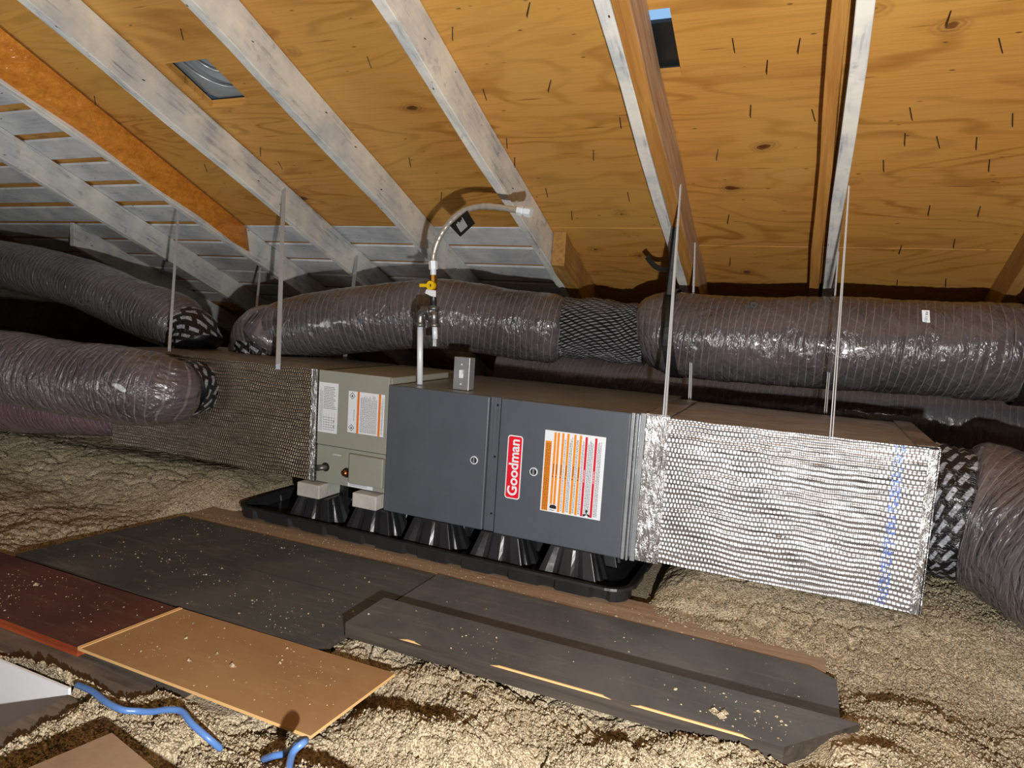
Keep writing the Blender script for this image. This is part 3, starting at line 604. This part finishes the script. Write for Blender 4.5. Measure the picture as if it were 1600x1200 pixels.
# warning sheet
x0, x1, z0, z1 = quad_on_face([(853.3, 671), (947.7, 684), (937, 814), (843, 796)], -.003, '', None, None)
lb = MB().box(x0, x1, -.0042, -.0028, z0, z1).build('warning_label', WHT, fu)
def split(mb, name, mat, parent):
    for k in range(0, len(mb.v), 8):
        q = MB(); q.hexa(mb.v[k:k+8]); q.build(name, mat, parent)
W_, H_ = x1-x0, z1-z0
X_ = lambda u: x0+u*W_; Z_ = lambda v: z0+v*H_
a = MB(); a.box(X_(.02), X_(.125), -.0048, -.004, Z_(.01), Z_(.87))
for u, v0 in ((.16, .1), (.215, .1), (.29, .015), (.375, .015), (.49, .015), (.58, .015)): a.box(X_(u), X_(u+.037), -.0048, -.004, Z_(v0), Z_(.985))
split(a, 'orange_band', ORG2, lb)
a = MB()
for u in (.675, .83): a.box(X_(u), X_(u+.037), -.0048, -.004, Z_(.015), Z_(.975))
split(a, 'red_band', RED, lb)
a = MB(); rg = random.Random(11)
for u0, u1 in ((.335, .37), (.42, .485), (.53, .575), (.625, .67), (.722, .825), (.877, .955)): greek(a, X_(u0), X_(u1), Z_(.03), Z_(.97), .0026, -.00435, True, .28, rg, .9)
a.build('fine_print', INKG, lb)
a = MB(); greek(a, X_(.03), X_(.12), Z_(.02), Z_(.86), .0034, -.0050, True, .27, rg, .97)
for u in (.178, .233, .308, .393, .508, .598): a.box(X_(u-.004), X_(u+.008), -.0051, -.0046, Z_(.47), Z_(.60)); a.add([(X_(u-.014), -.0051, Z_(.43)), (X_(u-.014), -.0051, Z_(.455)), (X_(u+.012), -.0051, Z_(.442))], [(0, 1, 2)])
a.build('small_black_marks', plain('brown_ink', (120, 62, 20), .6), lb)
for u in (.69, .845):
    a = MB(); greek(a, X_(u-.006), X_(u+.018), Z_(.43), Z_(.58), .0035, -.0051, True, .3, rg, .97); a.build('white_marks', WHT, lb)
a = MB()   # pictograms: small hatched box and a fan symbol
a.add([(X_(.165), -.0046, Z_(.045)), (X_(.27), -.0046, Z_(.045)), (X_(.275), -.0046, Z_(.075)), (X_(.24), -.0046, Z_(.095)), (X_(.175), -.0046, Z_(.09)), (X_(.155), -.0046, Z_(.065))], [(0, 1, 2, 3, 4, 5)])
a.build('hatched_pictogram', INKB, lb); a = MB()
a.ribbon([(X_(.16), -.0046, Z_(.02)), (X_(.19), -.0046, Z_(.032)), (X_(.21), -.0046, Z_(.02)), (X_(.24), -.0046, Z_(.03))], (0, 0, 1), .0016, .0004); a.build('hook_pictogram', INKB, lb); a = MB()
for k in range(3):
    an = math.radians(90+120*k); cx, cz = X_(.775), Z_(.05)
    a.add([(cx, -.0046, cz), (cx+.012*math.cos(an-.35), -.0046, cz+.012*math.sin(an-.35)), (cx+.014*math.cos(an+.15), -.0046, cz+.014*math.sin(an+.15)), (cx+.009*math.cos(an+.5), -.0046, cz+.009*math.sin(an+.5))], [(0, 1, 2, 3)])
a.build('airflow_pictogram', INKB, lb)
# ------------------------------------------------------------------ evaporator coil cabinet
co = thing('coil_cabinet', (-.155, .27, .055), 'putty-grey coil cabinet with paper labels left of the slate furnace', 'cabinet')
MB().box(-.308, -.002, .02, .54, .058, .468).build('cabinet_body', GREYP, co, False, .004)
MB().box(-.308, -.003, .004, .022, .196, .471).build('upper_panel', GREYP, co, False, .002)
MB().box(-.308, -.003, .007, .022, .056, .194).build('lower_panel', GREYP, co, False, .002)
MB().box(-.150, -.004, -.012, .006, .075, .182).build('access_cover', GREYP, co, False, .004)
a = aty(499, 599, .003); b_ = aty(531, 604, .003); c_ = aty(494, 674, .003)
l1 = MB().box(-.305, -.219, .0028, .0045, .243, .427).build('wiring_label', WHT, co)
a = MB(); rg = random.Random(21); greek(a, -.300, -.285, .25, .42, .0036, .0026, True, .2, rg)
greek(a, -.282, -.226, .33, .42, .006, .0026, False, .2, rg, .8); greek(a, -.282, -.226, .25, .31, .009, .0026, False, .1, rg, .9)
for k in range(5): a.box(-.28+k*.012, -.2795+k*.012, .0024, .0028, .255, .318)
for zz in (.265, .285): a.box(-.236, -.232, .0022, .0028, zz, zz+.006)
a.build('diagram_print', INKG, l1)
l2 = MB().box(-.172, -.018, .0028, .0045, .257, .407).build('warning_label', WHT, co)
a = MB()
for xx in (-.133, -.042): a.box(xx, xx+.009, .0022, .003, .257, .407)
split(a, 'orange_band', ORG, l2)
a = MB(); greek(a, -.119, -.046, .263, .40, .0042, .0024, True, .22, rg); a.build('fine_print', INKG, l2); a = MB(); greek(a, -.03, -.02, .265, .4, .004, .0024, True, .2, rg); a.build('fine_print', INKG, l2); a = MB(); greek(a, -.148, -.138, .30, .37, .005, .0024, True, .2, rg, .5); a.build('fine_print', INKG, l2)
for cz in (.39, .275):
    a = MB(); cx = -.155; r = .0115
    for k in range(4):
        p, q = [(r, 0), (0, r), (-r, 0), (0, -r)][k], [(0, r), (-r, 0), (0, -r), (r, 0)][k]
        a.ribbon([(cx+p[0], .0024, cz+p[1]), (cx+q[0], .0024, cz+q[1])], (p[0]+q[0], 0, p[1]+q[1]), .0015, .0004)
    a.add([(cx-.004, .0022, cz-.004), (cx+.004, .0022, cz-.004), (cx, .0022, cz+.006)], [(0, 1, 2)]); a.build('hazard_diamond', INKB, l2)
l3 = MB().box(-.162, -.055, .0052, .0072, .058, .088).build('paper_notice', WHT, co); a = MB(); greek(a, -.155, -.07, .062, .083, .005, .005, False, .2, rg, .8); a.build('fine_print', INKG, l3)
text_mesh('CAUTION', .008, WHT, (-.215, .0062, .165), (1, 0, 0), (0, 0, 1), 'faint_lettering', co, 0)
def port(px, py, mat, r, tilt):
    p = aty(px, py, .0); MB().tube([(p.x, .0075, p.z), (p.x, .005, p.z)], r*1.2, 20).build('port_hole', INKB, co)
    MB().tube([(p.x+.002, .02, p.z), (p.x, -.012, p.z)]+([(p.x+tilt, -.02, p.z-.004)] if tilt else []), r*.7, 16, True).build('line_stub', mat, co, True)
port(507, 730, IRON, .014, -.02); port(540, 739, COPPER, .015, 0)
# ------------------------------------------------------------------ plenums
def plenum(name, x0, x1, y0, y1, z0, z1, mat, label, rag=.004, seed=1):
    t = thing(name, ((x0+x1)/2, (y0+y1)/2, z0), label, 'duct box'); rg = random.Random(seed)
    # softly bulged wrapped box
    mb = MB(); nx, nz, nyy = 40, 16, 16
    def face(o, a, b, na, nb, nrm):
        o, a, b, nrm = Vector(o), Vector(a), Vector(b), Vector(nrm); vs = []
        for j in range(nb+1):
            for i in range(na+1):
                u, v = i/na, j/nb; e = min(u, 1-u, v, 1-v); bul = rag*min(1, e*6)*(1+.5*math.sin(u*17+v*5+seed)+.4*math.sin(v*23+u*3))
                vs.append(o+a*u+b*v+nrm*bul)
        mb.add(vs, [(j*(na+1)+i, j*(na+1)+i+1, (j+1)*(na+1)+i+1, (j+1)*(na+1)+i) for j in range(nb) for i in range(na)])
    X, Y, Zz = x1-x0, y1-y0, z1-z0
    face((x0, y0, z0), (X, 0, 0), (0, 0, Zz), nx, nz, (0, -1, 0)); face((x0, y1, z0), (X, 0, 0), (0, 0, Zz), nx, nz, (0, 1, 0))
    face((x0, y0, z1), (X, 0, 0), (0, Y, 0), nx, nyy, (0, 0, 1)); face((x0, y0, z0), (X, 0, 0), (0, Y, 0), nx, nyy, (0, 0, -1))
    face((x0, y0, z0), (0, Y, 0), (0, 0, Zz), nyy, nz, (-1, 0, 0)); face((x1, y0, z0), (0, Y, 0), (0, 0, Zz), nyy, nz, (1, 0, 0))
    o = mb.build('foil_wrap', mat, t, True)
    bm = bmesh.new(); bm.from_mesh(o.data); bmesh.ops.remove_doubles(bm, verts=bm.verts, dist=.0003); bmesh.ops.recalc_face_normals(bm, faces=bm.faces[:]); bm.to_mesh(o.data); bm.free()
    o.data.set_sharp_from_angle(angle=math.radians(40))
    return t
sp = plenum('supply_plenum', .915, 1.645, .0, .56, .008, .441, FOIL, 'shiny silver bubble-foil duct box right of the furnace', .004, 2)
b = MB().box(L+.045, .975, -.007, .0, .006, .446); b.box(L+.045, .975, -.007, .5, .446, .450); b.box(L+.045, .975, -.007, .1, .002, .007); b.build('joint_tape', FOILT, sp, False, .003)
b = MB().box(1.628, 1.652, -.0085, .0, .008, .441); b.box(1.648, 1.654, -.0085, .56, .008, .445); b.box(1.6, 1.652, -.006, .56, .4455, .4475); b.build('end_tape', FOILT, sp, False, .002)
rg = random.Random(9); b = MB(); z = .02
while z < .437:
    for x in (1.553, 1.559, 1.565, 1.571):
        if rg.random() < .62: b.box(x+rg.uniform(-.001, .001), x+rg.uniform(.002, .0045), -.0095, -.0065, z, z+rg.uniform(.003, .009))
    z += .0085
b.build('blue_seam_print', BLUEI, sp)
rp = plenum('return_plenum', -1.41, -.312, .0, .52, .056, .47, FOILD, 'dimly lit bubble-foil duct box left of the grey coil cabinet', .004, 5)
MB().box(-.335, -.309, -.006, .0, .056, .474).build('joint_tape', FOILT, rp, False, .002)
# ================================================================== DUCTS
def duct(pts, R, label, mat=JACK, seed=0, name='flex_duct', c0=None, c1=None, text=None, crump=1.0, taper0=0, taper1=0):
    path = smooth_path(pts, .011); n = len(path); rg = random.Random(seed); ph = [rg.uniform(0, 6.28) for _ in range(8)]
    def wob(a, l):
        return 1+crump*(.006*math.sin(2*math.pi*l/.03+a)+.012*math.sin(3*a+l*9+ph[0])+.014*math.sin(2*a-l*5+ph[1])+.010*math.sin(l*13+ph[2])+.006*math.sin(7*a+l*31+ph[3])+.005*math.sin(11*a-l*47+ph[4])+.004*math.sin(17*a+l*83+ph[5]))
    Rs = []
    Lt = [0]
    for i in range(1, n): Lt.append(Lt[-1]+(path[i]-path[i-1]).length)
    for i in range(n):
        r = R
        for tp, d in ((taper0, Lt[i]), (taper1, Lt[-1]-Lt[i])):
            if tp and d < tp: r = min(r, R*(.60+.40*math.sqrt(max(0, 1-(1-d/tp)**2))))
        Rs.append(r)
    t = thing(name, path[n//2]-Vector((0, 0, R)), label, 'duct')
    MB().tube(path, Rs, 72, True, 0, wob).build('jacket', mat, t, True)
    for c, nm in ((c0, 'collar'), (c1, 'collar')):
        if c:
            cp, cr = c; cpath = smooth_path(cp, .008); MB().tube(cpath, cr, 48, True, 0, lambda a, l: 1+.015*math.sin(2*math.pi*l/.022+a)+.02*math.sin(5*a+l*40)+.015*math.sin(9*a-l*70)).build(nm, COLLAR, t, True)
    return t, path
# right upper
d5p = [aty(1003, 524, .78), aty(1040, 520, .78), aty(1100, 527, .78), aty(1300, 537, .78), aty(1500, 547, .79), aty(1560, 550, .80), (2.15, .83, .69), (2.6, .86, .68), (3.4, .86, .67)]
d5, path5 = duct(d5p, .167, 'large dark insulated flex duct with a strap, crossing behind the silver box', seed=1, taper0=.13,
      c0=([aty(1010, 524, .78), aty(975, 521, .77), aty(930, 514, .74), aty(880, 512, .72)], [.125]*200))
# fix collar radii list length (constant)
d4p = [Vector((-.93, .40, .50)), Vector((-.90, .40, .56)), aty(412, 536, .42), aty(470, 513, .45), aty(570, 498, .5), aty(670, 491, .56), aty(740, 497, .62), aty(800, 506, .67), aty(885, 515, .72)]
d4, path4 = duct(d4p, .146, 'dark insulated flex duct arching behind the gas pipe in the centre', seed=2, taper0=.12, taper1=.07,
      c0=([Vector((-.93, .38, .468)), Vector((-.93, .38, .53))], .125))
d1p = [(-4.2, .6, 1.02), aty(-150, 402, .42), aty(0, 414, .35), aty(120, 441, .34), aty(220, 482, .32), aty(272, 502, .31), aty(296, 515, .305)]
d1, path1 = duct(d1p, .13, 'upper left dark flex duct marked with faint black print', seed=3, taper1=.10, c0=([aty(285, 508, .305), aty(304, 520, .30), aty(310, 540, .29)], .105))
d2p = [(-3.4, -.35, .42), aty(-120, 557, -.33), aty(0, 569, -.3), aty(100, 590, -.27), aty(200, 602, -.22), aty(262, 610, -.16), aty(288, 609, -.1)]
duct(d2p, .143, 'lower left wrinkled dark flex duct entering the front of the left foil box', JACKC, seed=4, crump=1.2, taper1=.16, c0=([aty(280, 609, -.12), aty(300, 606, -.04), aty(304, 604, .012)], .108))
duct([(-4.3, .05, .145), (-3.0, .02, .135), (-2.1, .05, .15), (-1.405, .16, .20)], .14, 'plum dark duct low on the insulation below the lower left duct', JACKP, 5, crump=.8)
duct([(-.2, 1.5, .42), (.5, 1.35, .39), (1.2, 1.25, .385), (1.9, 1.22, .39), (2.7, 1.3, .40), (3.5, 1.4, .40)], .155, 'smooth grey duct lying lower behind the large right duct', JACKD, 6, crump=.6)
d7p = [(1.765, .30, .225), (1.83, .285, .222), (1.92, .22, .20), (2.05, .05, .155), (2.17, -.22, .10), (2.25, -.6, .06), (2.3, -1.2, .05)]
duct(d7p, .212, 'wide dark flex duct bending forward from the right end of the silver box', seed=7, crump=1.3, taper0=.05, c0=([(1.64, .30, .225), (1.70, .30, .225), (1.80, .29, .223)], .19))
# ================================================================== HANGERS
def strap(front_top, fb, back_top, bb, under_z, label, wd=(1, .35, 0), width=.018, mat=STRAPM):
    for (a, b, l) in ((front_top, fb, label[0]), (back_top, bb, label[1])):
        tag(MB().ribbon([a, b, b-Vector((0, 0, .02))], wd, width, .0014).build('hanger_strap', mat), l, 'strap', 'steel hanger straps')
V = Vector
strap(V((-1.008, .56, 1.24)), V((-.49, -.009, .476)), V((-1.008, 1.14, .99)), V((-.60, .535, .474)), .052, ('wide bright steel strap to the foil box top beside the grey coil cabinet', 'short steel strap seen above the central duct arch, left of the gas pipe'))
strap(V((-1.60, .48, 1.11)), V((-1.06, -.009, .50)), V((-1.60, 1.04, .9)), V((-1.15, .535, .474)), .052, ('leftmost steel strap, crossing the end of the upper left duct', 'short steel strap in the dark gap between the upper left duct and central duct'), width=.012)
def wires(top, bot, label, d=.006):
    b = MB(); top, bot = Vector(top), Vector(bot); s = RT_W = Vector((.92, .4, 0))
    b.ribbon([top, bot], (.2, 1, 0), .008, .0016); b.ribbon([top+s*.002, bot+s*d*1.2], (.2, 1, 0), .008, .0016)
    tag(b.build('hanger_strap', STEEL), label, 'strap', 'steel hanger straps')
wires((.847, .515, 1.215), (.955, -.008, .445), 'thin doubled steel strap at the furnace end of the silver box, front one')
wires((.847, .93, 1.06), (.935, .565, .445), 'thin doubled steel strap behind the front one, crossing the black webbing')
wires((1.389, .42, 1.18), (1.399, -.008, .43), 'thin steel strap pair under the rightmost white rafter, front one')
wires((1.389, .9, 1.03), (1.393, .565, .445), 'thin steel strap under the rightmost white rafter, back one')
# black webbing around the large duct
def web(cx, cy, cz, R, top, label, tail=None, lean=.0):
    t = thing('duct_strap', (cx, cy, cz-R), label, 'strap'); P = []
    for k in range(49):
        a = 2*math.pi*k/48; P.append((cx+lean*math.sin(a), cy+R*math.cos(a), cz+R*math.sin(a)))
    MB().ribbon(P, (1, 0, 0), .045, .002).build('band', BLKRUB, t)
    MB().ribbon([top, (cx+lean, cy-R*.55, cz+R*.85)], (1, 0, .2), .03, .002).build('riser_strap', BLKRUB, t)
    if tail: MB().ribbon(smooth_path(tail, .02), (0, .2, 1), .022, .002).build('loose_tail', BLKRUB, t)
c5 = aty(1052, 521, .78)
web(c5.x+.01, .78, c5.z, .176, V((.82, .63, 1.08)), 'black webbing strap around the large right duct with a loose tail', [aty(1011, 401, .8), aty(1022, 415, .78), aty(1036, 421, .75), aty(1050, 420, .66)], -.02)
c6 = aty(1592, 552, .81)
web(c6.x+.012, .815, c6.z, .178, V((1.99, .72, 1.10)), 'black webbing strap at the right edge of the photo')
# ================================================================== GAS LINE
gp = thing('gas_line', (.055, .11, H), 'steel gas pipe with yellow valve and curved connector rising from the furnace', 'gas pipe')
g = lambda px, py: aty(px, py, .11)
yb = .11
a0, a1 = g(656, 601), g(656.5, 505)
MB().tube([a0, a1], .0105, 20).build('riser_pipe', STEEL, gp, True)
el = MB().tube(smooth_path([g(656.5, 508), g(656.5, 500), g(658, 492), g(664, 487), g(672, 486)], .004), .017, 20); el.tube([g(656.5, 511), g(656.5, 504)], .020, 20); el.tube([g(664, 500), g(662, 478)], .012, 12); el.build('elbow', IRON, gp, True)
MB().tube([g(668, 486), g(679, 486)], .0165, 16).build('nipple', IRON, gp, True)
te = MB().tube([g(678.5, 508), g(677.5, 480)], .0165, 20); te.tube([g(678.5, 511), g(678.5, 505)], .0205, 20); te.tube([g(677.5, 485), g(677.5, 479)], .0205, 20); te.tube([g(668, 494), g(679, 494)], .016, 16); te.build('tee', IRON, gp, True)
MB().tube([g(679, 505), g(680, 532)], .0095, 16).build('drip_leg', STEEL, gp, True)
MB().tube([g(680, 530), g(680, 541)], .0165, 8).build('end_cap', IRON, gp)
MB().tube([g(677.5, 481), g(677, 448)], .0115, 16).build('upper_pipe', DKMETAL, gp, True)
MB().tube([g(677.5, 482), g(677.5, 478)], .0125, 16).build('thread_sealant', TEAL, gp, True)
va = MB().tube([g(677, 456), g(677, 430)], .0135, 8).build('ball_valve', BRASS, gp)
vh = MB(); q = aty(672, 446, .085); vh.tube([q, q+V((0, .014, 0))], .016, 20); q2 = aty(656, 446, .088); vh.ribbon([q, q2], (0, 0, 1), .011, .005); vh.build('valve_handle', YEL, va)
MB().tube([q+V((0, -.002, 0)), q+V((0, .0, 0))], .006, 6).build('handle_nut', IRON, va)
tg = MB(); pts = [aty(666, 452, .08), aty(681, 454, .08), aty(681, 464, .08), aty(674, 463, .078), aty(664, 458, .078)]; n = 5
tg.add(list(pts)+[p+V((0, .001, 0)) for p in pts], [tuple(range(n)), tuple(range(n, 2*n))[::-1]]+[(i, (i+1) % n, n+(i+1) % n, n+i) for i in range(n)]); tg.build('paper_tag', WHT, gp)
MB().tube([g(677, 432), g(677, 420)], .0105, 8).build('flare_nut', STEEL, gp); MB().tube([g(677, 421), g(676.5, 408)], .0155, 6).build('upper_nut', STEEL, gp)
fl = smooth_path([g(676.5, 412), g(677.5, 398), g(683, 379), g(693, 360), g(708, 342), g(722, 331), g(735, 325.5), g(752, 322.5), g(775, 323.5), g(800, 327), g(812, 329)], .004)
MB().tube(fl, .0105, 20, True, 0, lambda a, l: 1+.05*math.sin(2*math.pi*l/.005)).build('flexible_connector', CHROME, gp, True)
ef = MB().tube([g(809, 328.5), g(816, 329.8)], .0155, 6).build('end_fitting', STEEL, gp); MB().tube([g(816, 329.8), g(821, 330.6)], .011, 12).build('threads', STEEL, ef); MB().tube([g(820, 330.5), g(830, 332)], .0165, 6).build('flare_cap', STEEL, ef)
# black warning tag wrapped on the connector
tp = [aty(730, 329, .095), aty(742, 349, .09), aty(719, 370, .09), aty(703, 353, .095)]
wt = MB().add([*tp, *[p+V((0, .0015, 0)) for p in tp]], [(0, 1, 2, 3), (7, 6, 5, 4), (0, 4, 5, 1), (1, 5, 6, 2), (2, 6, 7, 3), (3, 7, 4, 0)]).build('black_warning_tag', plain('black_tag', (20, 18, 20), .4), gp)
b = MB(); ux = (tp[1]-tp[2]).normalized(); uy = (tp[0]-tp[1]).normalized(); o_ = tp[2]+V((0, -.0012, 0))
for k in range(8):
    s_ = o_+ux*(.012+k*.0042)+uy*.010; b.ribbon([s_, s_+uy*random.uniform(.03, .055)], ux, .0014, .0005)
b.build('tag_print', WHT, wt)
# ------------------------------------------------------------------ switch box
sx = aty(726, 585, .06)
sb = thing('switch_box', (.235, .09, H), 'small galvanised switch box standing on the furnace top edge', 'switch box')
bx0, bx1, bz0, bz1 = .205, .262, H-.002, H+.112
MB().box(bx0, bx1, .092, .135, bz0, bz1).build('box_body', GALV, sb, False, .004)
MB().box(bx0-.002, bx1+.002, .088, .0915, bz0, bz1+.001).build('cover_plate', GALV, sb, False, .003)
MB().box(.229, .238, .078, .09, bz0+.05, bz0+.072).build('toggle', WHT, sb, False, .001); MB().box(.226, .241, .0865, .0885, bz0+.043, bz0+.058).build('toggle_slot', WHT, sb)
for zz in (.022, .09): MB().tube([(.2335, .089, bz0+zz), (.2335, .0865, bz0+zz)], .003, 10).build('screw', STEEL, sb)
# ================================================================== SMALL THINGS
# stickers and print on the ducts (parts of the duct they are printed on)
def on_tube(path, R, px, py, hint_y):
    # nearest hit of the viewing ray with the duct surface
    d = ray(px, py).normalized(); best = None; s = 1.0
    while s < 5:
        p = CAM+d*s; m = min((p-q).length for q in path[::4]); 
        if m < R: return p
        s += .01
    return aty(px, py, hint_y)
p = on_tube(path5, .175, 1447, 497, .62); dd = (CAM-p).normalized(); yv = (V((0, 0, 1))-dd*dd.z).normalized(); xv = yv.cross(dd)
st = MB(); P = [p+dd*.004+xv*a*.011+yv*b*.026+xv*b*-.004 for a, b in ((-1, -1), (1, -1), (1, 1), (-1, 1))]; st.add([*P, *[q-dd*.002 for q in P]], [(0, 1, 2, 3), (7, 6, 5, 4), (0, 4, 5, 1), (1, 5, 6, 2), (2, 6, 7, 3), (3, 7, 4, 0)])
so = st.build('sticker', WHT, d5)
text_mesh('R8 122 86', .0105, INKB, p+dd*.0056, -yv, xv, 'sticker_print', so, 0)
p = on_tube(path5, .175, 1174, 472, .68); dd = (CAM-p).normalized(); yv = (V((0, 0, 1))-dd*dd.z).normalized(); xv = yv.cross(dd)
text_mesh('9"', .055, INKB, p+dd*.016, -xv, -yv, 'size_print', d5, .0006)
# blue cables
zc = -.105
c1 = smooth_path([atz(121, 1070, -.10), atz(144, 1080, -.092), atz(166, 1097, -.09), atz(191, 1109, -.092), atz(214, 1111, -.098), atz(236, 1112, -.098), atz(262, 1109, -.09), atz(284, 1112, -.088), atz(300, 1131, -.095), atz(326, 1154, -.112), atz(345, 1170, -.14)], .006)
tag(MB().tube(c1, .0062, 14).build('blue_cable', BLUE, None, True), 'long blue cable snaking over the insulation from the hatch corner', 'cable')
c2 = smooth_path([atz(412, 1186, -.125), atz(427, 1181, -.105), atz(446, 1177, -.095), atz(456, 1170, -.08), atz(466, 1159, -.055), atz(477, 1156, -.035), atz(473, 1161, -.02), atz(460, 1172, -.03), atz(454, 1186, -.06), atz(451, 1205, -.10)], .005)
tag(MB().tube(c2, .0062, 14).build('blue_cable', BLUE, None, True), 'short looped blue cable end rising near the front corner of the tan board', 'cable')
# faint print on the upper left duct
def print_on(path, R, px, py, body, size, parent, flip=False, tilt=0):
    p = on_tube(path, R, px, py, .3); d = (CAM-p).normalized(); q = on_tube(path, R, px+25, py+tilt, .3)
    xv = (q-p); xv = (xv-d*xv.dot(d)).normalized(); yv = d.cross(xv)
    if flip: xv, yv = -xv, -yv
    text_mesh(body, size, INKB, p+d*.02, xv, yv, 'jacket_print', parent, .0008)
print_on(path1, .136, 122, 470, 'HO', .045, d1, tilt=9); print_on(path1, .136, 138, 475, 'MAN', .024, d1, tilt=9); print_on(path1, .136, 167, 479, '8"', .045, d1, tilt=9)
